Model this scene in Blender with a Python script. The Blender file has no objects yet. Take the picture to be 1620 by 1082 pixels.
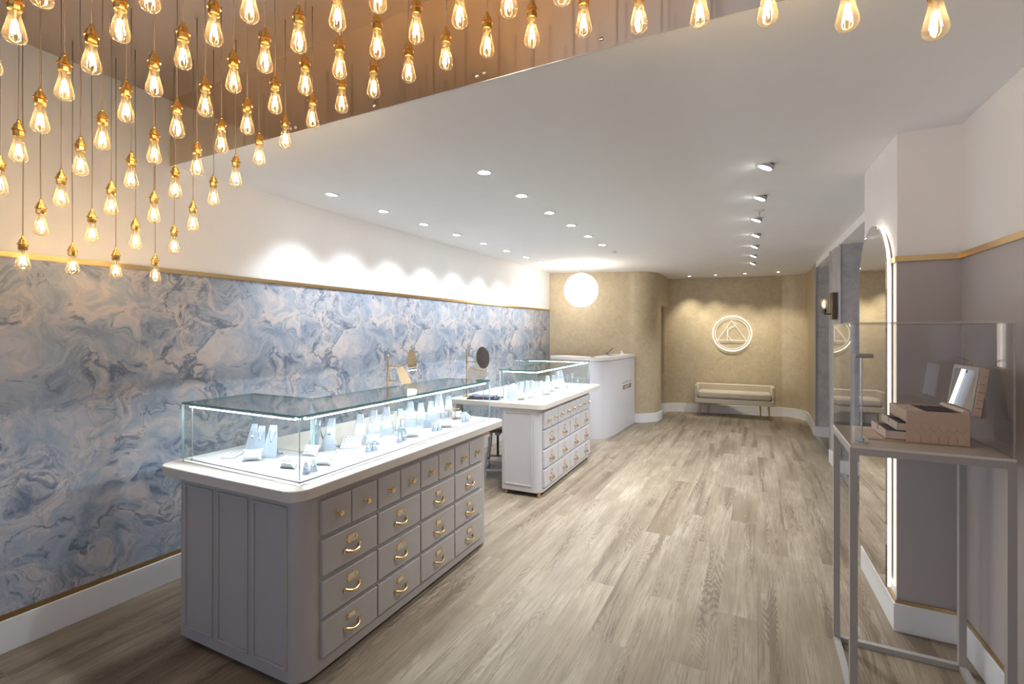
import bpy, bmesh, math, random
from mathutils import Vector, Matrix
random.seed(7)
PI = math.pi
S = bpy.context.scene
C = S.collection

# ---------------------------------------------------------------- camera
FPX, CAMH, VH = 765.0, 1.6, 525.0          # focal length in px (1620 wide), eye height, horizon row
YAW = math.atan(388/765)
cd = bpy.data.cameras.new('camera'); cam = bpy.data.objects.new('camera', cd); C.objects.link(cam)
cam.location = (0, 0, CAMH); cam.rotation_euler = (PI/2, 0, YAW)
cd.sensor_width = 36; cd.lens = 36*FPX/1620; cd.shift_y = -(541-VH)/1620; cd.clip_start = .02
S.camera = cam
CS, SN = math.cos(YAW), math.sin(YAW)
def onz(u, v, z):                            # point of the plane at height z seen in pixel (u, v)
    k = (CAMH-z)/(v-VH)
    return Vector(((-SN*FPX+CS*(u-810))*k, (CS*FPX+SN*(u-810))*k, z))

# ---------------------------------------------------------------- world, exposure
w = bpy.data.worlds.new('World'); S.world = w; w.use_nodes = True
w.node_tree.nodes['Background'].inputs[0].default_value = (.54, .62, .82, 1)
w.node_tree.nodes['Background'].inputs[1].default_value = 1.3
S.view_settings.view_transform = 'Standard'; S.view_settings.look = 'None'
S.view_settings.exposure = 0.6; S.view_settings.gamma = 1.0
S.view_settings.use_curve_mapping = False
cy = S.cycles
cy.max_bounces = 9; cy.diffuse_bounces = 5; cy.glossy_bounces = 5; cy.transmission_bounces = 6
cy.transparent_max_bounces = 32; cy.sample_clamp_indirect = 4.0
cy.caustics_reflective = False; cy.caustics_refractive = False
cy.use_light_tree = True

P_DOWN, P_WALL, P_RIGHT, P_BACK = 48, 38, 62, 48      # spot powers
COOL = (.90, .955, 1.0); WALLC = (.90, .95, 1.0); WARMB = (1.0, .92, .72)
L_BULB, L_LED, L_GLOBE = 80, 190, 6.5

def spot(name, loc, target, power, color, cone, blend, radius=.03):
    ld = bpy.data.lights.new(name, 'SPOT'); ld.energy = power; ld.color = color
    ld.spot_size = math.radians(cone); ld.spot_blend = blend; ld.shadow_soft_size = radius
    o = bpy.data.objects.new(name, ld); C.objects.link(o); o.location = loc
    o.rotation_euler = (Vector(target)-Vector(loc)).to_track_quat('-Z', 'Y').to_euler()
    return o

ROW_WALL = [(532,306),(611,333),(673,354),(723,371),(763,385),(797,397),(825,407),(850,415)]
ROW_MID = [(767,272),(826,309),(870,336),(904,356),(931,373.5),(953,387)]
ROW_RIGHT = [(1212,260),(1203,310),(1197,345),(1196,370),(1194,388),(1192,403),(1191,415)]
ROW_BACK = [(1090.5,436.7),(1132,434.7),(1178.5,432.3),(1231,430)]
ZC = 2.665
for i, (u, v) in enumerate(ROW_WALL):
    p = onz(u, v, ZC); p.x = -2.93
    spot('wall_row_spot', (p.x, p.y, ZC-.03), (p.x-.42, p.y, 1.05), P_WALL, WALLC, 88, 1.0, .06)
for i, (u, v) in enumerate(ROW_MID):
    p = onz(u, v, ZC); spot('middle_row_spot', (p.x, p.y, ZC-.03), (p.x-.25, p.y, .9), P_DOWN, COOL, 92, .8)
for i, (u, v) in enumerate(ROW_RIGHT):
    p = onz(u, v, ZC); spot('right_row_spot', (p.x-.03, p.y, ZC-.05), (p.x-.72, p.y, .5), P_RIGHT, COOL, 92, .7)
for i, (u, v) in enumerate(ROW_BACK):
    p = onz(u, v, ZC); spot('back_spot', (p.x, p.y, ZC-.02), (p.x, p.y+.42, 1.6), P_BACK, WARMB, 66, 1.0)

# ---------------------------------------------------------------- materials
def nt(name):
    m = bpy.data.materials.new(name); m.use_nodes = True
    return m, m.node_tree.nodes, m.node_tree.links
def mat(name, col, rough=.5, metal=0, spec=.5, bump=0, bscale=200, var=0, vscale=8, coat=0, sheen=0, trans=0):
    m, N, L = nt(name); b = N['Principled BSDF']
    b.inputs['Base Color'].default_value = (*col, 1); b.inputs['Roughness'].default_value = rough
    b.inputs['Metallic'].default_value = metal; b.inputs['Specular IOR Level'].default_value = spec
    b.inputs['Coat Weight'].default_value = coat; b.inputs['Sheen Weight'].default_value = sheen
    b.inputs['Transmission Weight'].default_value = trans
    tc = N.new('ShaderNodeTexCoord')
    n = N.new('ShaderNodeTexNoise'); n.inputs['Scale'].default_value = vscale; n.inputs['Detail'].default_value = 5
    L.new(tc.outputs['Object'], n.inputs['Vector'])
    v = var or .02
    mx = N.new('ShaderNodeMix'); mx.data_type = 'RGBA'
    mx.inputs[6].default_value = (*[c*(1-v) for c in col], 1); mx.inputs[7].default_value = (*[min(1, c*(1+v)) for c in col], 1)
    L.new(n.outputs['Fac'], mx.inputs[0]); L.new(mx.outputs[2], b.inputs['Base Color'])
    if bump:
        n2 = N.new('ShaderNodeTexNoise'); n2.inputs['Scale'].default_value = bscale; n2.inputs['Detail'].default_value = 4
        L.new(tc.outputs['Object'], n2.inputs['Vector'])
        bp = N.new('ShaderNodeBump'); bp.inputs['Strength'].default_value = bump; bp.inputs['Distance'].default_value = .002
        L.new(n2.outputs['Fac'], bp.inputs['Height']); L.new(bp.outputs['Normal'], b.inputs['Normal'])
    return m
def emis(name, col, s):
    m, N, L = nt(name); N.remove(N['Principled BSDF']); e = N.new('ShaderNodeEmission')
    e.inputs[0].default_value = (*col, 1); e.inputs[1].default_value = s
    L.new(e.outputs[0], N['Material Output'].inputs[0]); return m
def thinglass(name, tint, gloss=.05, ior=1.5, rough=0.0, boost=1.0):
    m, N, L = nt(name); N.remove(N['Principled BSDF'])
    t = N.new('ShaderNodeBsdfTransparent'); t.inputs[0].default_value = (*tint, 1)
    g = N.new('ShaderNodeBsdfGlossy'); g.inputs['Roughness'].default_value = rough
    f = N.new('ShaderNodeFresnel'); ge = N.new('ShaderNodeNewGeometry'); io = N.new('ShaderNodeMix')
    io.inputs[2].default_value = ior; io.inputs[3].default_value = 1/ior            # same reflectance from either side of the pane
    L.new(ge.outputs['Backfacing'], io.inputs[0]); L.new(io.outputs[0], f.inputs[0])
    ml = N.new('ShaderNodeMath'); ml.operation = 'MULTIPLY'; ml.inputs[1].default_value = boost; ml.use_clamp = True
    mx = N.new('ShaderNodeMixShader')
    L.new(f.outputs[0], ml.inputs[0]); L.new(ml.outputs[0], mx.inputs[0]); L.new(t.outputs[0], mx.inputs[1]); L.new(g.outputs[0], mx.inputs[2])
    L.new(mx.outputs[0], N['Material Output'].inputs[0]); return m
def bulbglass(name):
    m, N, L = nt(name); N.remove(N['Principled BSDF'])
    t = N.new('ShaderNodeBsdfTransparent'); t.inputs[0].default_value = (.97, .91, .78, 1)
    h = N.new('ShaderNodeBsdfTranslucent'); h.inputs[0].default_value = (.95, .80, .50, 1)
    g = N.new('ShaderNodeBsdfGlossy'); g.inputs['Roughness'].default_value = .02
    f = N.new('ShaderNodeFresnel'); ge = N.new('ShaderNodeNewGeometry'); io = N.new('ShaderNodeMix')
    io.inputs[2].default_value = 1.5; io.inputs[3].default_value = 1/1.5
    L.new(ge.outputs['Backfacing'], io.inputs[0]); L.new(io.outputs[0], f.inputs[0])
    lw = N.new('ShaderNodeLayerWeight'); lw.inputs[0].default_value = .25
    hz = mth(N, L, 'ADD', mth(N, L, 'MULTIPLY', lw.outputs['Facing'], .22), .018)
    m1 = N.new('ShaderNodeMixShader'); L.new(hz, m1.inputs[0]); L.new(t.outputs[0], m1.inputs[1]); L.new(h.outputs[0], m1.inputs[2])
    m2 = N.new('ShaderNodeMixShader'); L.new(f.outputs[0], m2.inputs[0]); L.new(m1.outputs[0], m2.inputs[1]); L.new(g.outputs[0], m2.inputs[2])
    L.new(m2.outputs[0], N['Material Output'].inputs[0]); return m
def edgeglass(name, col, a=.5):
    m, N, L = nt(name); b = N['Principled BSDF']; b.inputs['Base Color'].default_value = (*col, 1); b.inputs['Roughness'].default_value = .1
    t = N.new('ShaderNodeBsdfTransparent'); t.inputs[0].default_value = (*[.5+.5*c for c in col], 1)
    mx = N.new('ShaderNodeMixShader'); mx.inputs[0].default_value = a
    L.new(t.outputs[0], mx.inputs[1]); L.new(b.outputs[0], mx.inputs[2]); L.new(mx.outputs[0], N['Material Output'].inputs[0]); return m

def ramp(N, pts, interp='LINEAR'):
    r = N.new('ShaderNodeValToRGB'); cr = r.color_ramp; cr.interpolation = interp
    while len(cr.elements) > 1: cr.elements.remove(cr.elements[-1])
    cr.elements[0].position = pts[0][0]; cr.elements[0].color = (*pts[0][1], 1) if not isinstance(pts[0][1], (int, float)) else (pts[0][1],)*3+(1,)
    for p, c in pts[1:]:
        e = cr.elements.new(p); e.color = (*c, 1) if not isinstance(c, (int, float)) else (c, c, c, 1)
    return r
def mth(N, L, op, a, b=None, clamp=False):
    n = N.new('ShaderNodeMath'); n.operation = op; n.use_clamp = clamp
    for i, x in enumerate((a, b)):
        if x is None: continue
        if isinstance(x, (int, float)): n.inputs[i].default_value = x
        else: L.new(x, n.inputs[i])
    return n.outputs[0]
def mixc(N, L, f, a, b, blend='MIX'):
    n = N.new('ShaderNodeMix'); n.data_type = 'RGBA'; n.blend_type = blend
    for i, x in ((0, f), (6, a), (7, b)):
        if isinstance(x, (int, float)): n.inputs[i].default_value = x
        elif isinstance(x, tuple): n.inputs[i].default_value = (*x, 1)
        else: L.new(x, n.inputs[i])
    return n.outputs[2]

def marble_paper():
    m, N, L = nt('marbled_wallpaper'); b = N['Principled BSDF']
    tc = N.new('ShaderNodeTexCoord'); sp = N.new('ShaderNodeSeparateXYZ'); L.new(tc.outputs['Object'], sp.inputs[0])
    R = 1.16/(2*PI)
    ang = mth(N, L, 'MULTIPLY', mth(N, L, 'SUBTRACT', sp.outputs['Y'], 1.15), 1/R)
    cx = mth(N, L, 'MULTIPLY', mth(N, L, 'COSINE', ang), R); sy = mth(N, L, 'MULTIPLY', mth(N, L, 'SINE', ang), R)
    cb = N.new('ShaderNodeCombineXYZ'); L.new(cx, cb.inputs[0]); L.new(sy, cb.inputs[1]); L.new(sp.outputs['Z'], cb.inputs[2])
    def noise(vec, sc, det, rough=.55, dist=0):
        n = N.new('ShaderNodeTexNoise'); n.inputs['Scale'].default_value = sc; n.inputs['Detail'].default_value = det
        n.inputs['Roughness'].default_value = rough; n.inputs['Distortion'].default_value = dist; L.new(vec, n.inputs['Vector']); return n
    def warp(vec, nz, amt):
        v = N.new('ShaderNodeVectorMath'); v.operation = 'SUBTRACT'; L.new(nz.outputs['Color'], v.inputs[0]); v.inputs[1].default_value = (.5, .5, .5)
        s = N.new('ShaderNodeVectorMath'); s.operation = 'SCALE'; L.new(v.outputs[0], s.inputs[0]); s.inputs['Scale'].default_value = amt
        a = N.new('ShaderNodeVectorMath'); a.operation = 'ADD'; L.new(vec, a.inputs[0]); L.new(s.outputs[0], a.inputs[1]); return a.outputs[0]
    w1 = warp(cb.outputs[0], noise(cb.outputs[0], 2.6, 2), .62)
    w2 = warp(w1, noise(w1, 6.0, 4), .26)
    w3 = warp(w2, noise(w2, 15.0, 3), .07)
    base = noise(w3, 3.4, 8, .62)
    r = ramp(N, [(.34, (.23, .285, .37)), (.43, (.34, .39, .47)), (.49, (.42, .44, .50)), (.53, (.49, .485, .51)), (.58, (.60, .545, .535)), (.66, (.52, .505, .515)), (.74, (.38, .41, .47))])
    L.new(base.outputs['Fac'], r.inputs[0]); col = r.outputs[0]
    # feathery blue grey bands: fine streaks gated by a broad mask
    fine = noise(w3, 17.0, 9, .68); fr = ramp(N, [(.44, 0.0), (.60, 1.0)]); L.new(fine.outputs['Fac'], fr.inputs[0])
    gate = noise(w1, 2.9, 4, .55); gr0 = ramp(N, [(.46, .08), (.59, .85)]); L.new(gate.outputs['Fac'], gr0.inputs[0])
    f = mth(N, L, 'MULTIPLY', fr.outputs[0], gr0.outputs[0])
    col = mixc(N, L, f, col, (.16, .21, .30))
    # a few dark veins
    vn = noise(w3, 2.3, 4, .5)
    d = mth(N, L, 'ABSOLUTE', mth(N, L, 'SUBTRACT', vn.outputs['Fac'], .5))
    wid = ramp(N, [(0, 1.0), (.010, .8), (.022, 0.0)]); L.new(d, wid.inputs[0])
    brk = ramp(N, [(.46, 0.0), (.55, 1.0)]); L.new(noise(w2, 4.2, 5, .6).outputs['Fac'], brk.inputs[0])
    vf = mth(N, L, 'MULTIPLY', mth(N, L, 'MULTIPLY', wid.outputs[0], brk.outputs[0]), .8)
    col = mixc(N, L, vf, col, (.09, .13, .20))
    # faint contour swirls
    fn = noise(w2, 4.5, 6, .5)
    fd = mth(N, L, 'ABSOLUTE', mth(N, L, 'SUBTRACT', mth(N, L, 'FRACT', mth(N, L, 'MULTIPLY', fn.outputs['Fac'], 13.0)), .5))
    fr2 = ramp(N, [(0, .30), (.12, 0.0)]); L.new(fd, fr2.inputs[0])
    col = mixc(N, L, mth(N, L, 'MULTIPLY', fr2.outputs[0], brk.outputs[0]), col, (.36, .40, .46))
    # little gold flecks
    gn = noise(w2, 13, 3); gr = ramp(N, [(.70, 0.0), (.73, .55)]); L.new(gn.outputs['Fac'], gr.inputs[0])
    col = mixc(N, L, gr.outputs[0], col, (.42, .34, .22))
    # drop seams every 1.16 m
    sm = mth(N, L, 'ABSOLUTE', mth(N, L, 'SUBTRACT', mth(N, L, 'FRACT', mth(N, L, 'MULTIPLY', mth(N, L, 'SUBTRACT', sp.outputs['Y'], 1.15-.58), 1/1.16)), .5))
    sr = ramp(N, [(0, .25), (.0016, 0.0)]); L.new(sm, sr.inputs[0])
    col = mixc(N, L, sr.outputs[0], col, (.3, .32, .36))
    L.new(col, b.inputs['Base Color']); b.inputs['Roughness'].default_value = .42; b.inputs['Specular IOR Level'].default_value = .35
    bp = N.new('ShaderNodeBump'); bp.inputs['Strength'].default_value = .35; bp.inputs['Distance'].default_value = .003
    L.new(f, bp.inputs['Height']); L.new(bp.outputs['Normal'], b.inputs['Normal'])
    return m
def floor_mat():
    m, N, L = nt('limed_oak_planks'); b = N['Principled BSDF']
    tc = N.new('ShaderNodeTexCoord'); sp = N.new('ShaderNodeSeparateXYZ'); L.new(tc.outputs['Object'], sp.inputs[0])
    cb = N.new('ShaderNodeCombineXYZ'); L.new(sp.outputs['Y'], cb.inputs[0]); L.new(sp.outputs['X'], cb.inputs[1])
    bk = N.new('ShaderNodeTexBrick'); L.new(cb.outputs[0], bk.inputs['Vector'])
    bk.offset = .37; bk.inputs['Color1'].default_value = (0, 0, 0, 1); bk.inputs['Color2'].default_value = (1, 1, 1, 1)
    bk.inputs['Mortar'].default_value = (.5, .5, .5, 1)
    bk.inputs['Scale'].default_value = 1; bk.inputs['Brick Width'].default_value = 1.5; bk.inputs['Row Height'].default_value = .2
    bk.inputs['Mortar Size'].default_value = .0012; bk.inputs['Mortar Smooth'].default_value = .3; bk.inputs['Bias'].default_value = 0
    rnd = N.new('ShaderNodeSeparateColor'); L.new(bk.outputs['Color'], rnd.inputs[0]); rv = rnd.outputs[0]
    def vec(sx, sy):
        v = N.new('ShaderNodeCombineXYZ')
        L.new(mth(N, L, 'MULTIPLY', sp.outputs['X'], sx), v.inputs[0]); L.new(mth(N, L, 'MULTIPLY', sp.outputs['Y'], sy), v.inputs[1])
        L.new(mth(N, L, 'MULTIPLY', rv, 17.0), v.inputs[2]); return v.outputs[0]
    def noise(v, det, rough=.6, dist=0):
        n = N.new('ShaderNodeTexNoise'); n.inputs['Scale'].default_value = 1; n.inputs['Detail'].default_value = det
        n.inputs['Roughness'].default_value = rough; n.inputs['Distortion'].default_value = dist; L.new(v, n.inputs['Vector']); return n.outputs['Fac']
    fine = noise(vec(120, 4), 5, .65)
    mid = noise(vec(30, 1.6), 4, .6)
    cloud = noise(vec(2.6, .9), 4, .6)
    streak = noise(vec(8.5, .5), 2, .5, .3)
    g = noise(vec(7, .55), 2, .35, .35)         # stretched field whose contours are the cathedral grain
    bands = mth(N, L, 'ABSOLUTE', mth(N, L, 'SUBTRACT', mth(N, L, 'FRACT', mth(N, L, 'ADD', mth(N, L, 'MULTIPLY', g, 46.0), mth(N, L, 'MULTIPLY', noise(vec(70, 20), 3), 1.1))), .5))
    br = ramp(N, [(.10, 1.0), (.34, 0.0)]); L.new(bands, br.inputs[0])
    sr = ramp(N, [(.47, 0.0), (.62, 1.0)]); L.new(streak, sr.inputs[0])
    base = ramp(N, [(.30, (.215, .165, .11)), (.5, (.325, .268, .195)), (.70, (.45, .385, .295))]); L.new(cloud, base.inputs[0])
    col = mixc(N, L, mth(N, L, 'MULTIPLY', mth(N, L, 'SUBTRACT', 1.0, rv), .22), base.outputs[0], (.28, .205, .13))
    mr_ = ramp(N, [(.40, .38), (.56, 0.0)]); L.new(mid, mr_.inputs[0]); col = mixc(N, L, mr_.outputs[0], col, (.215, .17, .12))
    fr = ramp(N, [(.38, .65), (.52, 0.0)]); L.new(fine, fr.inputs[0])
    col = mixc(N, L, fr.outputs[0], col, (.19, .15, .11))
    gm = mth(N, L, 'MULTIPLY', mth(N, L, 'MULTIPLY', sr.outputs[0], .62), br.outputs[0], True)
    col = mixc(N, L, gm, col, (.12, .085, .055))
    dk = ramp(N, [(.57, 0.0), (.70, .62)]); L.new(streak, dk.inputs[0])
    col = mixc(N, L, dk.outputs[0], col, (.13, .09, .06))
    kn = noise(vec(16, 6), 1, .3); kr = ramp(N, [(.79, 0.0), (.83, .5)]); L.new(kn, kr.inputs[0])
    col = mixc(N, L, kr.outputs[0], col, (.14, .115, .09))
    col = mixc(N, L, mth(N, L, 'MULTIPLY', bk.outputs['Fac'], .30), col, (.22, .18, .14))
    L.new(col, b.inputs['Base Color'])
    rr = ramp(N, [(.3, .42), (.7, .55)]); L.new(fine, rr.inputs[0]); L.new(rr.outputs[0], b.inputs['Roughness'])
    b.inputs['Specular IOR Level'].default_value = .38
    bp = N.new('ShaderNodeBump'); bp.inputs['Strength'].default_value = .35; bp.inputs['Distance'].default_value = .0015
    L.new(mth(N, L, 'SUBTRACT', fine, mth(N, L, 'ADD', gm, bk.outputs['Fac'])), bp.inputs['Height']); L.new(bp.outputs['Normal'], b.inputs['Normal'])
    return m
def metal_sheet(name, col, rough):
    m, N, L = nt(name); b = N['Principled BSDF']
    b.inputs['Metallic'].default_value = 1; b.inputs['Base Color'].default_value = (*col, 1); b.inputs['Roughness'].default_value = rough
    tc = N.new('ShaderNodeTexCoord'); mp = N.new('ShaderNodeMapping'); mp.inputs['Scale'].default_value = (3, 3, 1)
    n = N.new('ShaderNodeTexNoise'); n.inputs['Scale'].default_value = 1.3; n.inputs['Detail'].default_value = 2
    L.new(tc.outputs['Object'], mp.inputs[0]); L.new(mp.outputs[0], n.inputs['Vector'])
    bp = N.new('ShaderNodeBump'); bp.inputs['Strength'].default_value = .25; bp.inputs['Distance'].default_value = .006
    L.new(n.outputs['Fac'], bp.inputs['Height']); L.new(bp.outputs['Normal'], b.inputs['Normal'])
    return m
def speckle(name, c1, c2, sc, rough, glint=.0):
    m, N, L = nt(name); b = N['Principled BSDF']; tc = N.new('ShaderNodeTexCoord')
    n = N.new('ShaderNodeTexNoise'); n.inputs['Scale'].default_value = sc; n.inputs['Detail'].default_value = 8; n.inputs['Roughness'].default_value = .7; n.inputs['Distortion'].default_value = .8
    L.new(tc.outputs['Object'], n.inputs['Vector']); r = ramp(N, [(.35, c1), (.62, c2)]); L.new(n.outputs['Fac'], r.inputs[0])
    L.new(r.outputs[0], b.inputs['Base Color']); b.inputs['Roughness'].default_value = rough
    if glint: b.inputs['Metallic'].default_value = glint
    bp = N.new('ShaderNodeBump'); bp.inputs['Strength'].default_value = .5; bp.inputs['Distance'].default_value = .003
    L.new(n.outputs['Fac'], bp.inputs['Height']); L.new(bp.outputs['Normal'], b.inputs['Normal'])
    return m
M = dict(
    ceil=mat('ceiling_paint', (.92, .925, .94), .85, spec=.2, bump=.1),
    white=mat('wall_paint', (.87, .855, .85), .8, spec=.2, bump=.1),
    skirt=mat('skirting_paint', (.82, .82, .84), .4),
    paper=marble_paper(), floor=floor_mat(), sheet=metal_sheet('polished_copper_sheet', (.86, .73, .58), .10), dull=metal_sheet('dull_copper_sheet', (.66, .56, .49), .38),
    gold=speckle('gold_wallpaper', (.50, .41, .275), (.60, .50, .35), 9, .42, .15),
    grey=speckle('grey_suede_wallpaper', (.38, .375, .40), (.50, .495, .52), 7, .6),
    taupe=mat('taupe_textured_wallpaper', (.45, .415, .415), .48, bump=.5, bscale=260, var=.04, vscale=5),
    brass=mat('brushed_brass', (.80, .56, .24), .24, 1), brass2=mat('satin_brass_trim', (.66, .47, .24), .32, 1),
    socket=mat('polished_brass_holder', (.85, .52, .16), .2, 1),
    cab=mat('cabinet_paint_in_warm_light', (.47, .435, .425), .42, bump=.04),  # near copy of the cabinet paint, dim warm light put into its colour
    cabf=mat('cabinet_paint_in_cool_light', (.56, .54, .56), .42, bump=.04),  # far copy of the same paint, coloured paler for the brighter cool light
    top=mat('cream_worktop', (.70, .645, .59), .38, bump=.1, bscale=600, var=.02),
    deck=mat('white_display_deck', (.40, .41, .425), .5),
    acr=mat('frosted_white_acrylic', (.235, .275, .32), .25, coat=.3),
    cush=mat('white_leatherette', (.42, .42, .43), .45, sheen=.2), cream=mat('cream_leatherette', (.55, .50, .40), .5),
    silver=mat('silver_jewellery', (.75, .75, .78), .2, 1), jgold=mat('gold_jewellery', (.86, .62, .28), .2, 1),
    steel=mat('satin_steel', (.62, .62, .64), .3, 1), grey_met=mat('lavender_grey_powder_coat', (.40, .39, .45), .4),
    frame=mat('taupe_powder_coated_steel', (.40, .375, .355), .38), black=mat('black_metal', (.02, .02, .022), .4),
    mirror=mat('mirror_glass', (.88, .86, .83), .0, 1), bronze=mat('bronze_mirror', (.50, .42, .35), .02, 1),
    cord=mat('beige_fabric_cord', (.36, .29, .24), .8), paperw=mat('white_card', (.8, .79, .78), .6),
    bench=mat('oatmeal_velvet', (.50, .435, .335), .55, sheen=.5, bump=.15, bscale=400, var=.05),
    leg=mat('brass_leg', (.52, .37, .19), .35, 1), desk=mat('pale_lilac_desk_paint', (.60, .58, .61), .38),
    desktop=mat('off_white_desktop', (.74, .71, .68), .35),
    blush=mat('blush_leather', (.68, .50, .36), .28, bump=.05, coat=.2), blush2=mat('pale_blush_lining', (.72, .61, .53), .5),
    lining=mat('dark_brown_suede', (.09, .065, .055), .8), tass=mat('tan_tassel', (.42, .31, .23), .7, bump=.6, bscale=900),
    lilac=mat('dark_lilac_cloth', (.18, .17, .25), .8), darkm=mat('dark_bronze_metal', (.13, .11, .09), .35, .9),
    trim_w=mat('white_trim', (.82, .82, .82), .35), shade=mat('shadow_slot', (.12, .1, .08), .7),
    holder=mat('grey_fixture', (.42, .41, .41), .5),
    glass=thinglass('clear_glass', (.965, .985, .98)), gedge=edgeglass('teal_glass_edge', (.05, .30, .30), .7),
    gedge2=edgeglass('pale_glass_edge', (.55, .75, .75), .35),
    acry=thinglass('clear_acrylic', (.965, .96, .955), boost=1.1), aedge=edgeglass('acrylic_edge', (.8, .78, .74), .4),
    bulb=bulbglass('amber_tinted_glass'),
    fil=emis('glowing_filament', (1, .70, .40), L_BULB), led=emis('white_led_strip', (.86, .93, 1), L_LED),
    ledw=emis('warm_led_strip', (1, .86, .74), 1.7), lens=emis('lamp_lens', (1, .98, .94), 25), neon=emis('neon_line', (1, .93, .78), 1.5), neon2=emis('neon_thin_line', (1, .94, .80), .8),
    globe=emis('opal_globe', (1, .92, .80), L_GLOBE), sfil=emis('sconce_filament', (1, .66, .34), 60),
)

# ---------------------------------------------------------------- mesh helpers
def BM(): return bmesh.new()
def box(bm, x0, x1, y0, y1, z0, z1, mi=0):
    vs = [bm.verts.new(p) for p in ((x0,y0,z0),(x1,y0,z0),(x1,y1,z0),(x0,y1,z0),(x0,y0,z1),(x1,y0,z1),(x1,y1,z1),(x0,y1,z1))]
    fs = []
    for f in ((3,2,1,0),(4,5,6,7),(0,1,5,4),(1,2,6,5),(2,3,7,6),(3,0,4,7)):
        q = bm.faces.new([vs[i] for i in f]); q.material_index = mi; fs.append(q)
    return fs
def prism(bm, pts, z0, z1, mi=0, ms=None, fn=None):
    """extrude a 2-D outline; fn maps (a, b, c) to xyz"""
    fn = fn or (lambda a, b, c: (a, b, c))
    lo = [bm.verts.new(fn(x, y, z0)) for x, y in pts]; hi = [bm.verts.new(fn(x, y, z1)) for x, y in pts]
    f = bm.faces.new(lo[::-1]); f.material_index = mi; f = bm.faces.new(hi); f.material_index = mi
    n = len(pts)
    for i in range(n):
        q = bm.faces.new((lo[i], lo[(i+1) % n], hi[(i+1) % n], hi[i])); q.material_index = mi if ms is None else ms
def lathe(bm, prof, seg=16, org=(0, 0, 0), axis='z', mi=0, smooth=True, rf=None):
    rings = []
    for r, h in prof:
        ring = []
        for i in range(seg):
            a = 2*PI*i/seg; rr = r*(rf(a, h) if rf else 1)
            x, y, z = rr*math.cos(a), rr*math.sin(a), h
            if axis == 'x': x, y, z = z, x, y
            elif axis == 'y': x, y, z = y, z, x
            ring.append(bm.verts.new((org[0]+x, org[1]+y, org[2]+z)))
        rings.append(ring)
    for a, b in zip(rings, rings[1:]):
        for i in range(seg):
            f = bm.faces.new((a[i], a[(i+1) % seg], b[(i+1) % seg], b[i])); f.smooth = smooth; f.material_index = mi
    for ring, rev in ((rings[0], True), (rings[-1], False)):
        f = bm.faces.new(ring[::-1] if rev else ring); f.material_index = mi
def tube(bm, pts, r, seg=8, mi=0, flat=1.0, closed=False):
    pts = [Vector(p) for p in pts]; n = len(pts); rings = []
    for i, p in enumerate(pts):
        if closed: t = pts[(i+1) % n]-pts[i-1]
        else: t = pts[min(i+1, n-1)]-pts[max(i-1, 0)]
        t.normalize(); up = Vector((0, 0, 1)) if abs(t.z) < .95 else Vector((0, 1, 0))
        s = t.cross(up).normalized(); u = s.cross(t)
        rr = r[i] if isinstance(r, (list, tuple)) else r
        rings.append([bm.verts.new(p+s*rr*math.cos(2*PI*k/seg)+u*rr*flat*math.sin(2*PI*k/seg)) for k in range(seg)])
    prs = list(zip(rings, rings[1:])) + ([(rings[-1], rings[0])] if closed else [])
    for a, b in prs:
        for k in range(seg):
            f = bm.faces.new((a[k], a[(k+1) % seg], b[(k+1) % seg], b[k])); f.smooth = True; f.material_index = mi
    if not closed:
        bm.faces.new(rings[0][::-1]).material_index = mi; bm.faces.new(rings[-1]).material_index = mi
def obj(name, bm, m, parent=None, bev=0, seg=2, smooth=False, loc=None, rot=None, sub=0, wn=False):
    bmesh.ops.recalc_face_normals(bm, faces=bm.faces)
    if smooth:
        for f in bm.faces: f.smooth = True
    me = bpy.data.meshes.new(name); bm.to_mesh(me); bm.free(); me.set_sharp_from_angle(angle=math.radians(38))
    for x in (m if isinstance(m, (list, tuple)) else (m,)): me.materials.append(x)
    o = bpy.data.objects.new(name, me); C.objects.link(o)
    if bev:
        md = o.modifiers.new('b', 'BEVEL'); md.width = bev; md.segments = seg; md.limit_method = 'ANGLE'; md.angle_limit = math.radians(40)
    if sub:
        md = o.modifiers.new('s', 'SUBSURF'); md.levels = sub; md.render_levels = sub
    if wn: md = o.modifiers.new('w', 'WEIGHTED_NORMAL'); md.keep_sharp = True; md.weight = 100
    if loc is not None: o.location = loc
    if rot is not None: o.rotation_euler = rot
    if parent: o.parent = parent
    return o
def tag(o, label, cat, group=None, kind=None):
    o['label'] = label; o['category'] = cat
    if group: o['group'] = group
    if kind: o['kind'] = kind
    return o
def thing(name, label, cat, loc=(0, 0, 0), rz=0, group=None, rot=None):
    o = bpy.data.objects.new(name, None); C.objects.link(o); o.empty_display_size = .05
    o.location = loc; o.rotation_euler = rot or (0, 0, rz)
    return tag(o, label, cat, group)
def struct(name, bm, m, label, cat, bev=0):
    o = obj(name, bm, m, bev=bev, wn=True); return tag(o, label, cat, kind='structure')
def dup(root, loc, rz=None, label=None, group=None, scale=None):
    def cp(o, par):
        c = o.copy(); C.objects.link(c)
        if par: c.parent = par
        for ch in kids.get(o, ()): cp(ch, c)
        return c
    kids = {}
    def walk(o):
        kids[o] = list(o.children)
        for ch in kids[o]: walk(ch)
    walk(root)
    r = cp(root, None); r.location = loc
    if rz is not None: r.rotation_euler = (0, 0, rz)
    if scale: r.scale = (scale,)*3 if isinstance(scale, (int, float)) else scale
    if label: r['label'] = label
    if group: r['group'] = group
    return r
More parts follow.
